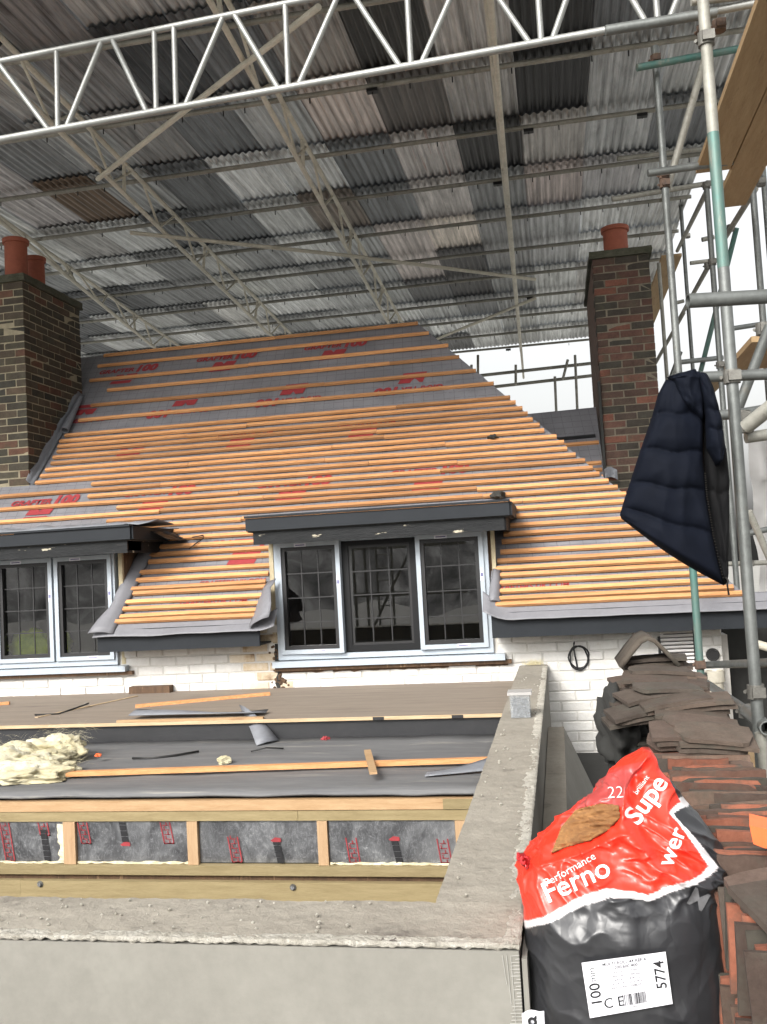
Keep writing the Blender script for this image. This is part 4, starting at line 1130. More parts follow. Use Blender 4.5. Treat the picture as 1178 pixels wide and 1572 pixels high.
tube(at(1066, 1036, 6.4), at(1150, 1094, 4.3), 'guard_rail', 'galv'); tube(at(1144, 1090, 4.32), at(1178, 1118, 3.7), 'guard_rail', 'galv', .029, True)
tube(at(1168, 1125, 3.75), at(1178, 1200, 3.75), 'standard', 'galvdull')
tube(at(1150, 985, 6.6), at(1200, 1000, 6.4), 'ledger', 'pipe', .03)
# couplers
def coupler(P, mat='clamp', r=.035, ax=(0, 0, 1)):
    P = Vector(P); ax = Vector(ax).normalized(); sd_ = ax.orthogonal().normalized()
    mb = MB().tube(P - ax * .028, P + ax * .028, r, 10).tube(P + sd_ * .028 - ax * .02, P + sd_ * .028 + ax * .03, .016, 8)
    b = ax.cross(sd_); mb.tube(P + b * .03 - sd_ * .03, P + b * .045 + sd_ * .05, .008, 6); mb.box(P - Vector((.02, .045, .02)), P + Vector((.03, -.01, .02)))
    return mb.build('coupler', mat, sc, smooth='angle')
for X, Y, pys, mat in ((xa, Ya, ((1088, 60), (1128, 578), (1150, 1062)), 'clamp'), (xb, Yb, ((1003, 92), (1025, 268), (1082, 1020), (1024, 282)), 'rust'), (xc, Yc, ((1084, 285), (1098, 402), (1110, 560)), 'clamp')):
    for px, py in pys: coupler((X, Y, onY(px, py, Y).z), mat)
for px, py, d in ((1080, 48, 5.0), (1104, 40, 5.0), (1140, 640, 4.35), (1145, 655, 4.35), (1056, 362, 12.5), (1122, 350, 8.5), (1168, 280, 7.3), (1146, 1092, 4.3), (1172, 505, 4.5), (1087, 408, 8.9), (1152, 865, 9), (1115, 563, 8.4), (1078, 1040, 6.35)):
    coupler(at(px, py, d), 'clamp' if d != 5 else 'rust', .036)
P = Vector((xb, Yb, onY(1001, 89, Yb).z)); MB().tube(P - Vector((0, 0, .016)), P + Vector((0, 0, .016)), .03, 12).build('tape_band', 'yellow', sc)
# boards overhead
def board(x0, x1, y0, y1, z, label, cat='scaffold board', tilt=0, grp='scaffold boards on the tubes at the right'):
    mb = MB().box((x0, y0, z), (x1, y1, z + .038)); bm_ = mb.mesh('scaffold_board', 'board')
    o = link('scaffold_board', bm_); tag(o, label, cat, grp); return o
zb = 2.42
board(1.035, 1.245, 3.0, 6.22, zb, 'nearest wide overhead board at top right, on the side towards the tin roof')
board(1.255, 1.48, 3.0, 6.24, zb + .002, 'nearest overhead board at top right, on the side away from the tin roof')
board(1.49, 1.70, 3.0, 5.2, zb + .001, 'overhead board in the top right corner, farthest from the tin roof')
board(1.285, 1.50, 6.10, 7.05, zb + .045, 'short overhead board behind the thick teal pole, lapping the boards nearer the camera')
board(1.60, 1.86, 12.7, 18.2, 3.86, 'far long board seen between the thin poles just right of the right chimney', grp=None)
P = onZ(1150, 545, 1.25); board(P.x - .06, P.x + .50, P.y - .4, P.y + .55, 1.25, 'stubby board over the jacket pole at the right edge')
P = onZ(1090, 595, 1.9); board(P.x - .1, P.x + .12, P.y - .6, P.y + .8, 1.9, 'small brown board seen just right of the jacket collar')
board(1.0, 1.5, 4.4, 6.9, -1.36, 'dark board behind the guard rail by the tile stack')
# sheeting at the right
rows = []
for j in range(40):
    rows.append([(1.93 + i * .06 + .03 * noise.noise(Vector((i * .4, j * .1, 0))), 9.8 + .18 * noise.noise(Vector((i * .35, j * .12, 1))) + .08 * noise.noise(Vector((i * 1.1, j * .3, 4))), -1.0 + j * .054 - (.02 * i if j > 30 else 0)) for i in range(40)])
o = MB().grid(rows).build('white_sheeting', 'sheeting', smooth=True, label='crumpled white plastic sheeting hung on the scaffold at the right edge', cat='sheeting')
# ---- rear scaffold rails
rs_ = thing('rear_scaffold', (-.3, 17, 3.2), 'distant guard rails and posts against the white sky behind the house', 'scaffold')
for a, b in (((715, 579), (915, 557)), ((740, 596), (915, 576))): MB().tube(onY(*a, 17), onY(*b, 17), .03, 8).build('rail', 'galvdull', rs_, smooth='angle')
for px, y0, y1, dx in ((724, 560, 590, 0), (734, 545, 600, 0), (792, 560, 592, 0), (852, 578, 650, 3), (883, 545, 640, 4), (872, 552, 583, -8)):
    MB().tube(onY(px, y0, 16.9), onY(px + dx, y1, 16.9), .024, 8).build('post', 'galvdull', rs_, smooth='angle')
MB().box((-1.5, 16.9, 3.0), (-1.49, 16.91, 3.01)) if False else None
# ---- scaffold tower behind the camera, seen in the window glass
rows = [[(-13 + i * .18, -5.4 + .10 * noise.noise(Vector((i * .25, j * .3, 2))), -.95 + .35 * noise.noise(Vector((i * .09, 0, 5))) + j * .13 + .03 * math.sin(i * .9)) for i in range(104)] for j in range(15)]
MB().grid(rows).build('scaffold_sheeting', 'greysheet', smooth=True, label='pale sheeting behind the viewpoint, mirrored as a grey glow in the panes', cat='sheeting')
tw = thing('scaffold_tower', (-3.4, -4, -5), 'scaffold access tower with ladder reflected in the centre window', 'scaffold tower')
for x in (-3.95, -2.75):
    for y in (-4.6, -3.5): MB().tube((x, y, -5), (x, y, 3.2), .03, 8).build('standard', 'galvdull', tw)
for z in (-3.2, -1.7, -.6, .35, 1.3):
    for y in (-4.6, -3.5): MB().tube((-5.6, y, z), (-1.0, y, z), .026, 8).build('ledger', 'galvdull', tw)
for x in (-3.5, -3.2): MB().tube((x, -3.4, -5), (x, -3.6, 2.4), .022, 8).build('ladder_stile', 'galvdull', tw)
for k in range(28): MB().tube((-3.5, -3.4, -4.8 + k * .25), (-3.2, -3.4, -4.8 + k * .25), .014, 6).build('ladder_rung', 'galvdull', tw)
MB().tube((-3.9, -3.5, -1.7), (-2.8, -3.5, .3), .026, 8).build('brace', 'galvdull', tw)

# ================================================================== TILE STACKS
TCOL = [(.23, .085, .05), (.17, .07, .045), (.12, .062, .043), (.085, .057, .044), (.07, .056, .045), (.055, .049, .038), (.13, .085, .062), (.28, .10, .058)]
GREY = [(.08, .062, .049), (.10, .075, .058), (.065, .053, .043), (.115, .083, .065), (.085, .06, .047)]
def tile_mesh(seed, L=.265, Wd=.165, T=.0135):
    rr = random.Random(seed); mb = MB(); nx = 6; camber = .008
    top, bot = [], []
    chip = [rr.uniform(0, .03) if rr.random() < .45 else 0 for _ in range(4)]
    for i in range(nx + 1):
        x = -L / 2 + L * i / nx; c = camber * .7 * (1 - (2 * i / nx - 1) ** 2)
        e = rr.uniform(-.003, .003)
        c += rr.uniform(-.0004, .0004)
        f0 = (chip[0] if i == 0 else chip[1] if i == nx else 0); f1 = (chip[2] if i == 0 else chip[3] if i == nx else 0)
        top.append([(x + e * .5 + (f0 if i == 0 else -f0), -Wd / 2 + f0 * .8 + rr.uniform(-.002, .002), c + T / 2), (x + e * .5, 0, c + T / 2 + .001), (x - e * .5 + (f1 if i == 0 else -f1), Wd / 2 - f1 * .8 + rr.uniform(-.002, .002), c + T / 2)])
        bot.append([(a[0], a[1], a[2] - T) for a in top[-1]])
    mb.grid(top); o = len(mb.v); mb.grid([r[::-1] for r in bot])
    w = 3
    for i in range(nx):
        mb.f.append([i * w, (i + 1) * w, o + (i + 1) * w + 2, o + i * w + 2]); mb.f.append([i * w + 2, (i + 1) * w + 2, o + (i + 1) * w, o + i * w])
    for i in (0, nx):
        mb.f.append([i * w, i * w + 1, o + i * w + 1, o + i * w + 2]); mb.f.append([i * w + 1, i * w + 2, o + i * w, o + i * w + 1])
    return mb.mesh('roof_tile', 'tile')
TILES = [tile_mesh(i) for i in range(9)]
BROKEN = [tile_mesh(30 + i, L) for i, L in enumerate((.235, .21, .18, .25, .15))]
rq = random.Random(31)
def tile(par_, loc, rot, pal, sc_=1.0):
    c = rq.choice(pal); v = rq.uniform(.8, 1.2)
    v = rq.uniform(.6, 1.35); return link('roof_tile', rq.choice(TILES), par_, loc=loc, rot=rot, color=(c[0] * v, c[1] * v, c[2] * v, 1), scale=(sc_, sc_, 1))
plat = MB().box((.20, 1.0, -1.36), (.95, 5.2, -1.325)).build('scaffold_board', 'dark', label='dark boards carrying the reclaimed tiles beside the insulation bag', cat='scaffold board')
tsA = thing('tile_stack', (.41, 2.6, -.83), 'long row of old red clay tiles packed on edge right of the bag', 'tile stack', 'reclaimed roof tiles')
y = 1.78; zt_ = -.655
while y < 3.36:
    lean = rq.uniform(-.10, .05)
    near = y < 2.12
    zz = zt_ - .0825 + rq.uniform(-.022, .008) + (-.05 if near else 0) + .02 * noise.noise(Vector((y * 3, 0, 0)))
    short = rq.random() < .5
    o = tile(tsA, (.405 + (rq.choice((-.025, .03)) if short else rq.uniform(-.016, .016)) + (.02 if near else 0), y, zz), (PI / 2 + lean, rq.uniform(-.06, .06), rq.uniform(-.04, .04)), TCOL)
    if short: o.data = rq.choice(BROKEN)
    tile(tsA, (.405 + rq.uniform(-.02, .02), y, zz - .168), (PI / 2 + lean, rq.uniform(-.02, .02), 0), TCOL) if rq.random() < .62 else None
    y += rq.uniform(.0145, .018)
tsB = thing('tile_stack', (.38, 3.9, -1.0), 'tall stack of flat weathered tiles against the white wall, ridge tile on top', 'tile stack', 'reclaimed roof tiles')
z = -1.30
while z < -.44:
    tile(tsB, (.36 + rq.uniform(-.014, .014), 4.0 + rq.uniform(-.015, .015), z), (rq.uniform(-.03, .03), rq.uniform(-.04, .04), rq.uniform(-.05, .05)), TCOL[2:] if z < -.56 else GREY)
    if z < -.50: tile(tsB, (.385 + rq.uniform(-.014, .014), 3.82 + rq.uniform(-.015, .015), z), (rq.uniform(-.03, .03), rq.uniform(-.04, .04), rq.uniform(-.05, .05)), GREY + TCOL[3:5])
    if z < -.70: tile(tsB, (.30 + rq.uniform(-.014, .014), 3.66 + rq.uniform(-.015, .015), z), (rq.uniform(-.03, .03), rq.uniform(-.04, .04), PI / 2 + rq.uniform(-.05, .05)), TCOL[2:6])
    z += .0185
tsC = thing('tile_stack', (.45, 3.4, -.62), 'loose heap of grey-brown weathered tiles lying flat across the row', 'tile stack', 'reclaimed roof tiles')
flat = [((1012, 1030), 3.78, -.06, .06, .1), ((1005, 1042), 3.70, .05, .08, -.05), ((1022, 1056), 3.58, -.02, .04, .15), ((985, 1090), 3.46, .0, -.14, .22), ((1035, 1076), 3.46, -.05, -.12, .12), ((1068, 1078), 3.44, -.03, -.12, -.05),
        ((1060, 1096), 3.38, .06, .10, -.10), ((1075, 1112), 3.26, .03, .12, -.12), ((1055, 1124), 3.20, .10, .06, .05), ((1095, 1128), 3.16, .10, .10, -.03), ((1000, 1066), 3.56, .02, -.1, .3), ((1035, 1048), 3.70, .0, .06, -.1), ((985, 1045), 3.78, 0, -.05, .1)]
for (px, py), Y, rx, ry, rz in flat:
    P = onY(px, py, Y)
    tile(tsC, P, (rx + .10, ry, rz), GREY, .9)
    tile(tsC, P + Vector((.01, .01, -.018)), (rx + .08, ry * .8, rz + rq.uniform(-.06, .06)), GREY, .9)
    tile(tsC, P + Vector((-.01, .02, -.036)), (rx + .06, ry * .6, rz + rq.uniform(-.1, .1)), GREY + TCOL[3:6], .9)
tsD = thing('tile_stack', (.56, 1.9, -.75), 'broken tiles heaped at the right edge beside the packed row', 'tile stack', 'reclaimed roof tiles')
for k in range(24):
    x = .385 + k * .0135 + rq.uniform(-.003, .003)
    for yy, zz in ((1.70, -.80), (1.52, -.88)):
        o = tile(tsD, (x + (1.7 - yy) * .12, yy + rq.uniform(-.05, .05), zz + rq.uniform(-.07, .02) - .035 * (k < 5)), (rq.uniform(-.10, .10), PI / 2 + rq.uniform(-.20, .14), -math.atan2(x, yy) + rq.uniform(-.05, .03)), TCOL)
        if rq.random() < .7: o.data = rq.choice(BROKEN)
        o.color = tuple(c * .72 for c in o.color[:3]) + (1,)
for px, py, Y, rot in ((1232, 1372, 1.98, (.22, -.05, .25)), (1250, 1395, 1.90, (.25, .05, .4))):
    tile(tsD, onY(px, py, Y), rot, GREY)
P = onY(955, 1128, 3.72)
rows = []
for j in range(31):
    ph = PI * j / 30; rr_ = []
    for i in range(41):
        th = 2 * PI * (i % 40) / 40; d = Vector((math.sin(ph) * math.cos(th), math.sin(ph) * math.sin(th), math.cos(ph)))
        rr_.append(P + Vector((d.x * .085, d.y * .2, d.z * .17)) * (1 + .45 * noise.noise(d * 2.6) + .18 * noise.noise(d * 6 + Vector((3, 1, 0))) + .05 * noise.noise(d * 13)))
    rows.append(rr_)
MB().grid(rows).build('black_tarpaulin', 'dark', smooth=True, label='crumpled black tarpaulin tucked against the left side of the tall tile stack', cat='tarpaulin')
# ridge tile: angled hogback
P = onY(990, 985, 4.0)
rows = []
prof = [(-.145, -.10), (-.09, -.045), (-.04, .0), (0, .014), (.04, .0), (.09, -.045), (.145, -.10)]
mb = MB()
for yy in (-.16, -.05, .06, .16): rows.append([(P.x + x * .82, P.y + yy, P.z + z_ + .02) for x, z_ in prof])
mb.grid(rows)
o = mb.build('ridge_tile', 'tile', smooth=True, label='curved dark ridge tile resting on top of the tall tile stack', cat='ridge tile'); o.modifiers.new('t', 'SOLIDIFY').thickness = .016
o.color = (.085, .07, .055, 1)

# ================================================================== JACKET
def interp(pts, t):
    for (a, va), (b, vb) in zip(pts[:-1], pts[1:]):
        if t <= b: 
            k = (t - a) / (b - a); k = k * k * (3 - 2 * k) if False else k
            return tuple(x + (y_ - x) * k for x, y_ in zip(va, vb))
    return pts[-1][1]
YJ = 3.96
jk = thing('puffer_jacket', onY(1062, 578, YJ), 'navy quilted puffer jacket hung by its collar from a scaffold tube', 'jacket')
# left edge, fold line (zip) and right edge of the hanging jacket, from the collar down
LE = [(0, (1022, 583)), (.10, (1010, 606)), (.2, (1001, 640)), (.4, (983, 692)), (.6, (967, 742)), (.75, (957, 772)), (.86, (952, 790)), (1, (954, 796))]
ZE = [(0, (1060, 575)), (.10, (1069, 600)), (.25, (1079, 652)), (.45, (1080, 712)), (.62, (1084, 762)), (.8, (1094, 822)), (.92, (1104, 868)), (1, (1112, 899))]
RE = [(0, (1078, 577)), (.10, (1088, 600)), (.25, (1104, 645)), (.40, (1117, 690)), (.55, (1122, 740)), (.70, (1121, 790)), (.85, (1120, 840)), (.95, (1119, 880)), (1, (1116, 898))]
def panel(E0, E1, nu, nv, seams, puff, thick, yoff, hem, side):
    front, back = [], []
    for j in range(nv + 1):
        v = j / nv
        a, b = interp(E0, v), interp(E1, v); rf, rb_ = [], []
        for i in range(nu + 1):
            u = i / nu
            px = a[0] + (b[0] - a[0]) * u; py = a[1] + (b[1] - a[1]) * u
            if hem: py += hem * math.sin(PI * u) * max(0, v - .8) / .2
            P = onY(px, py, YJ)
            w = v - (.17 if side == 7 else .0) * u + .010 * math.sin(u * 9)
            q = 1e9
            for s0 in seams: q = min(q, abs(w - s0))
            bul = min(1, q / .075); bul = math.sqrt(max(0, 1 - (1 - bul) ** 2))
            ed = min(1, min(u, 1 - u) / .10); ed = math.sqrt(max(0, 1 - (1 - ed) ** 2)); ev = min(1, min(v, 1 - v) / .05); ev = math.sqrt(max(0, 1 - (1 - ev) ** 2))
            wr = noise.noise(Vector((u * 3, v * 6, side))) * .012 + (1 - 2.2 * abs(noise.noise(Vector((u * 3.4 + v * 2.2, v * 2.4 - u * 1.5, side + 20))))) * .008 + noise.noise(Vector((u * 9, v * 12, side + 3))) * .0022
            dep = (thick * (.25 + .75 * math.sin(PI * min(.999, max(.001, u)))) * (.35 + .65 * min(1, v * 3)) + puff * bul + wr) * ed * ev
            rf.append(P + Vector((0, -dep + yoff, 0))); rb_.append(P + Vector((0, dep * .6 + yoff + .004, 0)))
        front.append(rf); back.append(rb_[::-1])
    return MB().grid(front).grid(back)
panel(LE, ZE, 44, 110, [-.02, .20, .40, .60, .80, 1.02], .030, .062, 0.0, 7, 1).build('front_panel', 'jacket', jk, smooth=True)
panel(ZE, RE, 22, 110, [.0, .30, .60, .9], .018, .045, .03, 0, 5).build('lining_panel', 'lining', jk, smooth=True)
SL = [(0, (1062, 572)), (.2, (1072, 598)), (.5, (1080, 645)), (.8, (1082, 690)), (1, (1096, 716))]
SR_ = [(0, (1082, 576)), (.2, (1094, 606)), (.5, (1104, 648)), (.8, (1110, 690)), (1, (1103, 716))]
panel(SL, SR_, 16, 60, [.0, .42, .62, 1.0], .022, .05, -.045, 0, 9).build('folded_sleeve', 'jacket', jk, smooth=True)
CL = [(0, (1024, 580)), (.3, (1026, 578)), (1, (1034, 600))]
CR = [(0, (1076, 570)), (.3, (1080, 574)), (1, (1070, 606))]
panel([(0, (1022, 582)), (.5, (1030, 588)), (1, (1042, 618))], [(0, (1066, 569)), (.5, (1076, 588)), (1, (1078, 650))], 18, 24, [0, 1.], .02, .045, -.035, 0, 12).build('collar', 'jacket', jk, smooth=True)
P = onY(1114, 886, YJ - .03); MB().path([P, P + Vector((.008, -.005, -.012)), P + Vector((.004, -.004, -.03)), P + Vector((.006, -.002, -.055)), P + Vector((.008, 0, -.072))], .004).build('zip_pull', 'zip', jk)
mb = MB()
for k in range(40):
    v = .50 + k * .012; a = interp(ZE, min(v, 1)); P = onY(a[0] + 1.5, a[1], YJ - .052); mb.box(P - Vector((.0025, .002, .0015)), P + Vector((.0025, .002, .0015)))
mb.build('zip', 'zip', jk)

# ================================================================== INSULATION BAG
bagt = thing('insulation_bag', (.09, 2.1, -1.325), 'torn red and black plastic bag of mineral wool leaning on the parapet corner', 'bag')
YB = 2.0
OUT = [(1153, 986, 1000), (1160, 975, 1004), (1172, 958, 1010), (1190, 940, 1017), (1210, 922, 1027), (1235, 893, 1043), (1262, 865, 1063), (1290, 838, 1082), (1315, 812, 1097), (1335, 805, 1104), (1360, 805, 1107), (1400, 806, 1110), (1440, 808, 1114), (1480, 809, 1120), (1530, 811, 1126), (1600, 812, 1130), (1720, 814, 1130), (1800, 815, 1130)]
def bag_lr(py):
    for (a, l0, r0), (b, l1, r1) in zip(OUT[:-1], OUT[1:]):
        if py <= b: t = (py - a) / (b - a); return l0 + (l1 - l0) * t, r0 + (r1 - r0) * t
    return OUT[-1][1:]
def inpoly(p, poly):
    x, y = p; ins_ = False; j = len(poly) - 1
    for i in range(len(poly)):
        xi, yi = poly[i]; xj, yj = poly[j]
        if (yi > y) != (yj > y) and x < (xj - xi) * (y - yi) / (yj - yi) + xi: ins_ = not ins_
        j = i
    return ins_
def pdist(p, poly, closed=True):
    best = 1e9; n = len(poly)
    for i in range(n if closed else n - 1):
        ax, ay = poly[i]; bx_, by = poly[(i + 1) % n]; dx, dy = bx_ - ax, by - ay
        t = max(0, min(1, ((p[0] - ax) * dx + (p[1] - ay) * dy) / (dx * dx + dy * dy + 1e-9)))
        best = min(best, math.hypot(p[0] - ax - t * dx, p[1] - ay - t * dy))
    return best
REDP = [(770, 1426), (812, 1412), (935, 1365), (998, 1376), (1062, 1352), (1090, 1332), (1060, 1290), (1040, 1262), (1028, 1250), (1046, 1232), (1030, 1200), (1004, 1130), (960, 1130), (770, 1300)]
BAND = [(805, 1418), (880, 1391), (935, 1372), (998, 1376), (1062, 1352), (1096, 1334), (1060, 1290), (1034, 1262), (1026, 1248), (1050, 1232)]
PINKP = [(884, 1238), (915, 1196), (985, 1176), (962, 1214), (956, 1240), (925, 1234), (890, 1242)]
WOOLP = [(846, 1310), (862, 1268), (884, 1243), (924, 1232), (950, 1236), (953, 1254), (935, 1274), (905, 1291), (872, 1300)]
def crum(P, amp, fine=1.0):
    q = P + Vector(noise.noise_vector(P * 6)) * .05
    r1 = 1 - abs(noise.noise(Vector((q.x * 9, q.y * 9, q.z * 6.5)))) * 2.2
    r2 = 1 - abs(noise.noise(Vector((q.x * 21 + q.z * 9, q.y * 20, q.z * 15)) + Vector((5, 2, 1)))) * 2.2
    r3 = 1 - abs(noise.noise(Vector((q.x * 48, q.y * 40, q.z * 36 + q.x * 20)) + Vector((9, 2, 7)))) * 2.2
    return amp * (.75 * max(-.6, r1) * abs(max(-.6, r1)) + fine * (.5 * r2 * abs(r2) + .14 * r3) - .35) + amp * .8 * noise.noise(P * 4)
NU, NV = 300, 380
vs, cols = [], []
for j in range(NV + 1):
    t = j / NV; py = 1153 + (1790 - 1153) * (t ** 1.15)
    l, r = bag_lr(py); k = min(1, max(0, (py - 1150) / 260)); Lp, Rp = onY(l, py, YB + .15 + (1 - k) * .05), onY(r, py, YB + .15 + (1 - k) * .05)
    ry = .025 + .155 * (k * k * (3 - 2 * k))
    cx, cz = (Lp.x + Rp.x) / 2, (Lp.z + Rp.z) / 2; rx = (Rp.x - Lp.x) / 2
    cy = YB + .17 + (1 - k) * .05
    for i in range(NU):
        a = 2 * PI * i / NU; ca, sa = math.cos(a), math.sin(a)
        ex = .72
        x = cx + rx * math.copysign(abs(ca) ** ex, ca); yv = cy + ry * math.copysign(abs(sa) ** .8, sa)
        z = cz + (Rp.z - Lp.z) / 2 * (x - cx) / max(rx, 1e-4)
        P = Vector((x, yv, z)); n_ = Vector((ca * ry, sa * rx, 0)).normalized()
        amp = .024 if py < 1340 else .024 - .012 * min(1, (py - 1340) / 50)
        tp = min(1, max(0, (py - 1153) / 50))
        P += n_ * crum(P, amp, 1.0 if py < 1335 else 1.0 - .7 * min(1, (py - 1335) / 40)) * (.25 + .75 * tp)
        # a long fold running from the peak down to the right, and one across the flap
        pp = proj(P)
        if sa < .2:
            f1 = pdist(pp, [(992, 1160), (958, 1205), (955, 1260), (1010, 1330), (1045, 1352)], False)
            f2 = pdist(pp, [(830, 1325), (890, 1308), (960, 1275), (1000, 1330)], False)
            P.y -= .022 * math.exp(-f1 / 9) + .020 * math.exp(-f2 / 9)
            f3 = pdist(pp, [(975, 1190), (975, 1262), (1030, 1325)], False); P.y += .022 * math.exp(-(f3 / 10) ** 2)
            if inpoly(pp, WOOLP): P.y += .018 * min(1, pdist(pp, WOOLP) / 8)
        vs.append(P)
        if sa > .35:
            cols.append((.62, .018, .015) if py < 1340 else (.016, .0165, .018)); continue
        pp = proj(P); wv = 5 * noise.noise(P * 12)
        pj = (pp[0] + wv, pp[1] + wv)
        if inpoly(pj, REDP):
            dband = pdist(pj, BAND, False); c = (.74, .034, .016)
            if inpoly(pj, PINKP): c = (.36, .055, .05)
            elif inpoly(pj, [(860, 1270), (905, 1200), (985, 1165), (985, 1190), (925, 1225), (880, 1262)]): c = (.60, .04, .03)
        else:
            db = pdist(pj, BAND, False); c = (.66, .63, .63) if db < 8 else (.026, .0265, .029)
        cols.append(c)
fs = []
for j in range(NV):
    for i in range(NU): fs.append([j * NU + i, j * NU + (i + 1) % NU, (j + 1) * NU + (i + 1) % NU, (j + 1) * NU + i])
fs.append(list(range(NU - 1, -1, -1)))
me = bpy.data.meshes.new('bag_body'); me.from_pydata([tuple(v) for v in vs], [], fs)
at_ = me.color_attributes.new('print', 'FLOAT_COLOR', 'POINT')
for i, c in enumerate(cols): at_.data[i].color = (*c, 1)
me.materials.append(M['bag'])
bm = bmesh.new(); bm.from_mesh(me); bmesh.ops.recalc_face_normals(bm, faces=bm.faces); bm.to_mesh(me); bm.free()
me.polygons.foreach_set('use_smooth', [True] * len(me.polygons))
body = link('bag_body', me, bagt)
tree = BVHTree.FromPolygons([tuple(v) for v in vs], fs)
def onbag(px, py, off=.002):
    d = ray(px, py).normalized(); h = tree.ray_cast(Vector((0, 0, 0)), d, 10)
    P = h[0] if h[0] is not None else onY(px, py, YB)
    return P - d * off
# wool showing through the torn mouth
wv_, wf_ = [], []
idx = {}
for j in range(61):
    for i in range(80):
        px = 842 + 114 * i / 79; py = 1226 + 88 * j / 60
        ins_ = inpoly((px, py), WOOLP); d = pdist((px, py), WOOLP)
        if not ins_ and d > 5: continue
        e = min(1, d / 9) if ins_ else -min(1, d / 5)
        lump = .014 * (1 - abs(noise.noise(Vector((px * .02, py * .10, 1)))) * 2) + .006 * noise.noise(Vector((px * .09, py * .2, 4)))
        idx[(i, j)] = len(wv_); wv_.append(onbag(px, py, .001 + .016 * e + (lump if ins_ else -.012)))
for (i, j) in list(idx):
    if all(k in idx for k in ((i + 1, j), (i + 1, j + 1), (i, j + 1))): wf_.append([idx[(i, j)], idx[(i + 1, j)], idx[(i + 1, j + 1)], idx[(i, j + 1)]])
MB().add(wv_, wf_).build('wool_roll', 'brownwool', bagt, smooth=True)
# tuft at the knotted left corner
mb = MB(); P = onbag(816, 1322, -.02)
rows = []
for k in range(7):
    t = k / 6; rows.append([P + Vector((-.008 - .018 * t + .006 * math.sin(k * 2 + i), -.015 + .008 * math.cos(i * 2.1 + k), .014 * math.sin(i * 1.2) * (1 - .3 * t) + .014 * t)) for i in range(8)])
o = mb.grid(rows).build('knotted_corner', M['bag'], bagt, smooth=True)
ca = o.data.color_attributes.new('print', 'FLOAT_COLOR', 'POINT')
for d in ca.data: d.color = (.50, .03, .035, 1)
o.modifiers.new('t', 'SOLIDIFY').thickness = .002
# lettering wrapped on the bag
def bag_text(txt, size_px, cx, cy, ang, mat='white_text', offset=.01, off=.0035, squash=1.0, name='bag_lettering', cut=.12):
    me = text_mesh(txt, 1.0, mat, offset)
    bm = bmesh.new(); bm.from_mesh(me); bmesh.ops.triangulate(bm, faces=bm.faces)
    for _ in range(2):
        es = [e for e in bm.edges if e.calc_length() > cut]
        if not es: break
        bmesh.ops.subdivide_edges(bm, edges=es, cuts=2); bmesh.ops.triangulate(bm, faces=bm.faces)
    c, s = math.cos(ang), math.sin(ang)
    for v in bm.verts:
        x, y_ = v.co.x * size_px, -v.co.y * size_px * squash
        v.co = onbag(cx + x * c - y_ * s, cy + x * s + y_ * c, off)
    bm.to_mesh(me); bm.free(); return link(name, me, bagt)
bag_text('Supe', 42, 993, 1228, -.95, offset=.02)
bag_text('wer', 38, 1032, 1300, -1.2, offset=.015)
bag_text('wher', 30, 1012, 1320, -.95, offset=.002) if False else None
bag_text('Ferno', 46, 885, 1352, -.42, offset=.01)
bag_text('Performance', 17, 875, 1335, -.52, offset=0.0)
bag_text('brilliant', 11, 985, 1205, -.95, offset=0.0)
bag_text('22', 26, 945, 1217, -.05, offset=-.018)
bag_text('M', 40, 1072, 1382, .5, mat='greyprint', offset=.012) if 'greyprint' in M else None
# label
lab = [(893, 1478), (1022, 1461), (1033, 1541), (906, 1563)]
def lp(u, v, off=.005):
    a = Vector(lab[0] + (0,)).lerp(Vector(lab[1] + (0,)), u); b = Vector(lab[3] + (0,)).lerp(Vector(lab[2] + (0,)), u); p = a.lerp(b, v)
    # label is stiffer than the bag: average the surface
    acc = Vector((0, 0, 0))
    for dx, dy in ((0, 0), (7, 0), (-7, 0), (0, 7), (0, -7)): acc += onbag(p.x + dx, p.y + dy, 0)
    acc /= 5
    dd = ray(p.x, p.y).normalized(); return dd * (acc.dot(dd) - off)
LBLG = [[lp(i / 30, j / 20, .013) for i in range(31)] for j in range(21)]
label = MB().grid(LBLG).build('product_label', 'labelpaper', bagt, smooth=True)
def lab_pt(u, v, off):
    u = min(.9999, max(0, u)); v = min(.9999, max(0, v)); i, j = int(u * 30), int(v * 20); a, b = u * 30 - i, v * 20 - j
    P = LBLG[j][i].lerp(LBLG[j][i + 1], a).lerp(LBLG[j + 1][i].lerp(LBLG[j + 1][i + 1], a), b)
    return P - P.normalized() * off
def lab_mesh(me, name='label_print'):
    return link(name, me, label)
def lab_text(txt, size, u, v, ang=0, offset=.0, asp=1.55):
    me = text_mesh(txt, 1.0, 'blackprint', offset); c, s = math.cos(ang), math.sin(ang)
    for w in me.vertices:
        x, y_ = w.co.x * size, -w.co.y * size; xx, yy = x * c - y_ * s, x * s + y_ * c
        w.co = lab_pt(u + xx / asp, v + yy, .0012)
    return lab_mesh(me)
lab_text('100', .28, .115, .60, -PI / 2, .012); lab_text('mm', .17, .105, .24, -PI / 2)
lab_text('5774', .27, .905, .42, -PI / 2, .012)
lab_text('MULTI-ROLL 44 REF A', .085, .50, .09, 0, .004); lab_text('1200/600 400', .085, .50, .17, 0, .004)
for k, (a, b) in enumerate((('LENGTH', '7.0m'), ('WIDTH', '1200 mm'), ('AREA', '8.40 m2'), ('R VALUE', '2.25 m2K/W'), ('BATCH No', '0908205'))):
    lab_text(a, .06, .40, .26 + k * .07); lab_text(b, .06, .60, .26 + k * .07)
lab_text('Manufactured for use in lofts, partitions and floors', .03, .48, .62); 
lab_text('C E', .26, .31, .80, 0, .006); lab_text('5013790001', .05, .53, .93); lab_text('Keep dry. Store under cover on a level surface', .03, .5, .975)
mb = MB(); u = .42; rbc = random.Random(5)
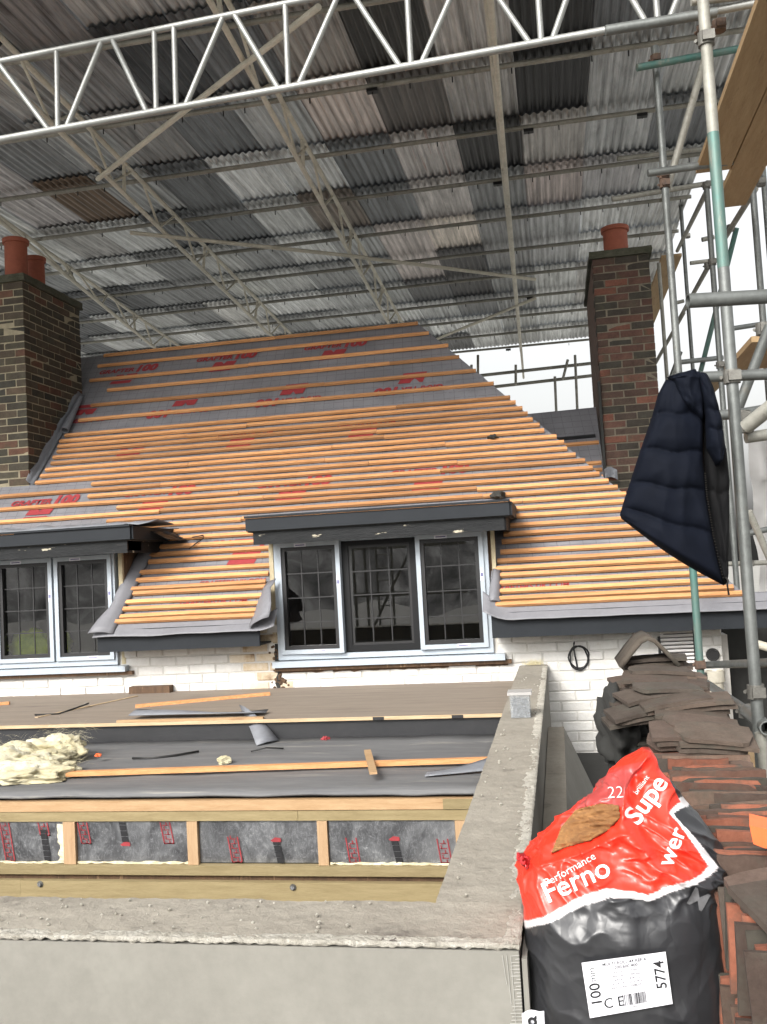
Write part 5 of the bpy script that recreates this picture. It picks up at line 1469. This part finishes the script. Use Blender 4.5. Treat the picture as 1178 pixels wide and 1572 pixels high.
while u < .70:
    w = rbc.choice((.004, .004, .008, .013)); mb.add([lab_pt(u, .68, .0012), lab_pt(u + w, .68, .0012), lab_pt(u + w, .89, .0012), lab_pt(u, .89, .0012)], [(0, 1, 2, 3)]); u += w + rbc.choice((.004, .006, .01))
lab_mesh(mb.mesh('label_print', 'blackprint'))
# second bag scrap low in the corner
P = onY(818, 1562, 1.95)
o = MB().grid([[P + Vector((-.02 + .045 * i / 5, -.02 + .01 * math.sin(i), .028 - .08 * j / 5 - .012 * (5 - i) / 5)) for i in range(6)] for j in range(6)]).build('paper_sack', 'labelpaper', smooth=True, label='corner of a white printed sack below the bag by the parapet', cat='sack')
o.modifiers.new('t', 'SOLIDIFY').thickness = .002
mk = text_mesh('89', .04, 'blackprint', .001); mk.transform(Matrix.Translation(P + Vector((.008, -.024, -.005))) @ Matrix.Rotation(PI / 2, 4, 'X') @ Matrix.Rotation(-1.2, 4, 'Z')); link('sack_print', mk, o)

# ================================================================== SMALL THINGS
# clear box of screws on the parapet
cb_ = thing('screw_tub', (-.245, 4.9, ZP), 'clear plastic tub of screws standing on the parapet by the plywood', 'tub')
x0, x1, y0, y1 = -.30, -.185, 4.84, 4.95
o = MB().prism([(x0 + .008, y0, ZP + .004), (x1 - .008, y0, ZP + .004), (x1 - .008, y1, ZP + .004), (x0 + .008, y1, ZP + .004)], (0, 0, .118)).build('tub_body', 'clear', cb_)
MB().box((x0 - .004, y0 - .006, ZP + .118), (x1 + .004, y1 + .006, ZP + .132)).build('lid', 'sheeting', cb_)
mb = MB()
for k in range(240):
    P = Vector((R.uniform(x0 + .02, x1 - .02), R.uniform(y0 + .008, y1 - .01), ZP + .01 + R.random() ** 1.4 * .085)); d = Vector((R.gauss(0, 1), R.gauss(0, 1), R.gauss(0, .6))).normalized() * .016
    mb.tube(P - d, P + d, .0022, 4)
mb.build('screws', 'screw', cb_, kind='stuff')
# wool clump on the lower roof
wl = MB()
def blob(c, r, seed, n=70, m_=40):
    rows = []
    for j in range(m_ + 1):
        ph = PI * j / m_; rr_ = []
        for i in range(n + 1):
            th = 2 * PI * (i % n) / n; d = Vector((math.sin(ph) * math.cos(th), math.sin(ph) * math.sin(th), math.cos(ph)))
            k = 1 + .5 * noise.fractal(d * 1.6 + Vector((seed, 0, 0)), 1.1, 2.1, 5) + .07 * noise.noise(d * 14 + Vector((seed, 3, 0))) + .05 * noise.noise(d * 30)
            p = Vector(c) + Vector((d.x * r[0], d.y * r[1], d.z * r[2])) * k; p.z = max(p.z, -1.068); rr_.append(p)
        rows.append(rr_)
    wl.grid(rows)
for c, r, s_ in (((-3.2, 5.0, -1.03), (.30, .24, .085), 1), ((-2.98, 4.74, -1.05), (.26, .16, .06), 4), ((-3.05, 5.22, -1.0), (.17, .13, .075), 7), ((-3.4, 4.75, -1.03), (.3, .2, .075), 9), ((-2.82, 4.85, -1.05), (.11, .11, .035), 12)): blob(c, r, s_)
wt = wl.build('wool_clump', 'wool', smooth=True, label='ragged clump of pale yellow mineral wool on the lower roof', cat='insulation')
fb = MB()
for k in range(700):
    a = R.uniform(0, 2 * PI); c = R.choice([(-3.18, 5.05, -.95, .27), (-2.95, 4.72, -1.0, .27), (-3.0, 5.25, -.93, .15), (-2.78, 4.8, -1.03, .12)])
    p = Vector((c[0] + math.cos(a) * c[3] * R.uniform(.5, 1.1), c[1] + math.sin(a) * c[3] * .7 * R.uniform(.5, 1.1), c[2] + R.uniform(-.05, .06))); d = Vector((R.gauss(0, 1), R.gauss(0, .6), R.gauss(0, .4))).normalized() * R.uniform(.03, .10)
    fb.add([p, p + d * .5 + Vector((0, 0, .008)), p + d, p + d * .5 + Vector((0, 0, .0088))], [(0, 1, 2, 3)])
fb.build('loose_fibres', 'wool', wt, kind='stuff')
# loose battens
def stick(a, b, w, h, label, mat='batten', name='loose_batten', grp=None):
    return MB().beam(a, b, w, h).build(name, mat, label=label, cat='batten', group=grp)
stick((-2.71, 4.74, -1.045), (-.40, 4.93, -1.045), .038, .025, 'long orange batten lying across the lower black membrane')
stick((-1.115, 5.14, -1.03), (-.965, 4.56, -1.024), .038, .012, 'short pale stick crossing the long batten', 'pine')
stick((-3.07, 6.34, ZD + .012), (-2.2, 6.79, ZD + .012), .038, .022, 'orange batten offcut lying on the plywood below the left wall strip')
stick((-4.7, 6.55, ZD + .012), (-4.30, 6.70, ZD + .012), .038, .022, 'short orange batten end at the far left of the plywood')
stick((-2.9, 5.72, ZD + .008), (-1.9, 5.715, ZD + .008), .03, .014, 'pale thin lath along the plywood edge under the grey strip', 'pine')
stick((-3.65, 6.0, ZD + .003), (-3.35, 6.95, ZD + .003), .03, .004, 'flat brown sliver of lath on the left of the plywood', 'plyedge', 'lath_sliver')
# folded flashing strip
rows = [[(-2.86 + i * .115, 5.80 + .02 * math.sin(j) - .0 + j * .06, ZD + .012 + .02 * math.sin(i * .5 + j) * (j > 0) + .016) for i in range(9)] for j in range(3)]
fs_ = MB().grid(rows)
rows = []
tA, tB, bA, bB = onZ(368, 1082, ZD + .04), onZ(384, 1090, ZD + .035), onZ(394, 1145, -1.066), onZ(428, 1137, -1.06)
for k in range(8):
    t = k / 7; a = tA.lerp(bA, t); b = tB.lerp(bB, t); sag = Vector((.012 * math.sin(PI * t), -.03 * math.sin(PI * t), .015 * math.sin(PI * t)))
    rows.append([a + sag, a.lerp(b, .5) + sag + Vector((0, -.006, .008)), b + sag])
o = fs_.grid(rows).build('flashing_strip', 'lead', smooth=True, label='bent grey strip hanging over the plywood edge onto the membrane', cat='flashing'); o.modifiers.new('t', 'SOLIDIFY').thickness = .005
o = MB().grid([[(-.72 + .33 * i / 6, 4.62 + .10 * j / 3 + .12 * i / 6, -1.062 + .05 * (i / 6) ** 2 * (j / 3) + .004) for i in range(7)] for j in range(4)]).build('membrane_flap', 'lead', smooth=True, label='turned up grey membrane corner beside the parapet return', cat='membrane'); o.modifiers.new('t', 'SOLIDIFY').thickness = .004
def scrap(loc, r, mat, label, name='debris_scrap', cat='scrap', flat=.5, seed=0):
    rows = []
    for j in range(9):
        ph = PI * j / 8; rr_ = []
        for i in range(13):
            th = 2 * PI * (i % 12) / 12; d = Vector((math.sin(ph) * math.cos(th), math.sin(ph) * math.sin(th), math.cos(ph)))
            k = 1 + .7 * noise.noise(d * 1.7 + Vector((seed, 1, 2)))
            rr_.append(Vector(loc) + Vector((d.x * r, d.y * r, d.z * r * flat)) * k)
        rows.append(rr_)
    return MB().grid(rows).build(name, mat, label=label, cat=cat)
scrap((-1.92, 5.04, -1.05), .035, 'wool', 'small yellow-green wool scrap on the membrane', flat=.8, seed=3)
scrap((-1.49, 5.66, -1.055), .024, 'redprint', 'small red scrap on the membrane near the upstand', seed=5)
scrap(rp(-.46, 1.20, .05), .055, 'scrap', 'black lump of rubble on top of the centre dormer', flat=.7, seed=8)
x_, s_ = onroof(757, 677); scrap(rp(x_, s_, .045), .045, 'scrap', 'dark crumpled leaf caught on the upper battens', flat=.5, seed=11)
scrap((-2.74, 5.15, -1.03), .02, 'orange', 'tiny orange scrap beside the wool clump', seed=14)
MB().box((-3.49, 7.10, ZD), (-3.14, 7.18, ZD + .055)).build('rubble_brick', 'cheek', label='dark old brick piece lying on the plywood against the wall', cat='brick')
def wire(pts, label, r=.004, name='bent_wire', cat='wire'):
    return MB().path(pts, r).build(name, 'cable', label=label, cat=cat, smooth=True)
wire([(-2.55, 5.20, -1.062), (-2.42, 5.19, -1.062), (-2.3, 5.26, -1.06), (-2.2, 5.36, -1.06)], 'black bent wire on the lower membrane', .007)
wire([(-3.72, 6.1, ZD + .006), (-3.55, 6.12, ZD + .006), (-3.5, 6.25, ZD + .02), (-3.48, 6.42, ZD + .03), (-3.55, 6.45, ZD + .01)], 'bent black wire on the left of the plywood', .006)
wire([(-1.86, 5.33, -1.06), (-1.78, 5.38, -1.05), (-1.68, 5.40, -1.06)], 'thin pale offcut of cable on the membrane', .005)
pts = [rp(*onroof(px, py), .05) for px, py in ((293, 849), (302, 842), (315, 833), (315, 828), (305, 830), (298, 831))]
wire(pts, 'bent wire hook lying on the battens between the windows', .005)
# cable coil on the wall
pts = []
for k in range(90):
    a = k / 90 * 2 * PI * 3.2; r = .075 + .006 * math.sin(k * .35); pts.append((.10 + r * .92 * math.cos(a) + .004 * math.sin(k), YW - .03 - .008 * math.sin(k * .2), -.775 + r * 1.15 * math.sin(a)))
pts = [(.075, YW + .0, -.66), (.07, YW - .03, -.675), (.065, YW - .03, -.70)] + pts[20:]
wire(pts, 'black cable coiled on the white painted wall', .006, 'cable_coil', 'cable')
# weed tuft at the end of the parapet
mb = MB()
for k in range(160):
    p = Vector((-.24 + R.gauss(0, .035), YW - .06 + R.uniform(-.05, .03), ZP + .01)); d = Vector((R.gauss(0, .02), R.gauss(0, .02), R.uniform(.01, .05))); q = p + d
    mb.add([p - Vector((.002, 0, 0)), p + Vector((.002, 0, 0)), q], [(0, 1, 2)])
mb.build('moss_tuft', 'wool', label='dry moss tuft where the parapet meets the wall', cat='moss', kind='stuff')
# rough lead pipe and broken render at the corner
dp = thing('drain_pipe', (1.05, 7.12, -1.3), 'short cement-stained drain pipe below the hole in the wall', 'pipe')
MB().tube((1.06, YW - .06, -1.6), (1.06, YW - .06, -.92), .055, 14).build('pipe_shaft', 'pipe', dp, smooth='angle')
MB().tube((1.06, YW - .06, -.98), (1.06, YW - .06, -.90), .068, 14, open_end=True).build('pipe_collar', 'pipe', dp, smooth='angle')
# orange plastic piece on the tiles
P = onY(1172, 1288, 2.05)
o = MB().prism([P + Vector((-.025, 0, .028)), P + Vector((.09, .0, .0)), P + Vector((.09, 0, -.035)), P + Vector((.0, 0, -.018)), P + Vector((-.02, 0, -.01))], (.01, .05, .01)).build('plastic_tray', 'orange', label='bright orange plastic piece at the right edge on the tiles', cat='plastic')
# bright bag inside the left window
rows = []
gb = MB()
for c, r, s_ in (((-4.49, 7.36, -.56), (.20, .09, .16), 2), ((-4.25, 7.37, -.55), (.11, .08, .17), 6)):
    rr2 = []
    for j in range(17):
        ph = PI * j / 16; q = []
        for i in range(25):
            th = 2 * PI * (i % 24) / 24; d = Vector((math.sin(ph) * math.cos(th), math.sin(ph) * math.sin(th), math.cos(ph))); k = 1 + .35 * noise.noise(d * 3 + Vector((s_, 0, 0)))
            q.append(Vector(c) + Vector((d.x * r[0], d.y * r[1], d.z * r[2])) * k)
        rr2.append(q)
    gb.grid(rr2)
gb.build('green_bag', 'green', smooth=True, label='bright yellow-green bag behind the glass of the left window', cat='bag')
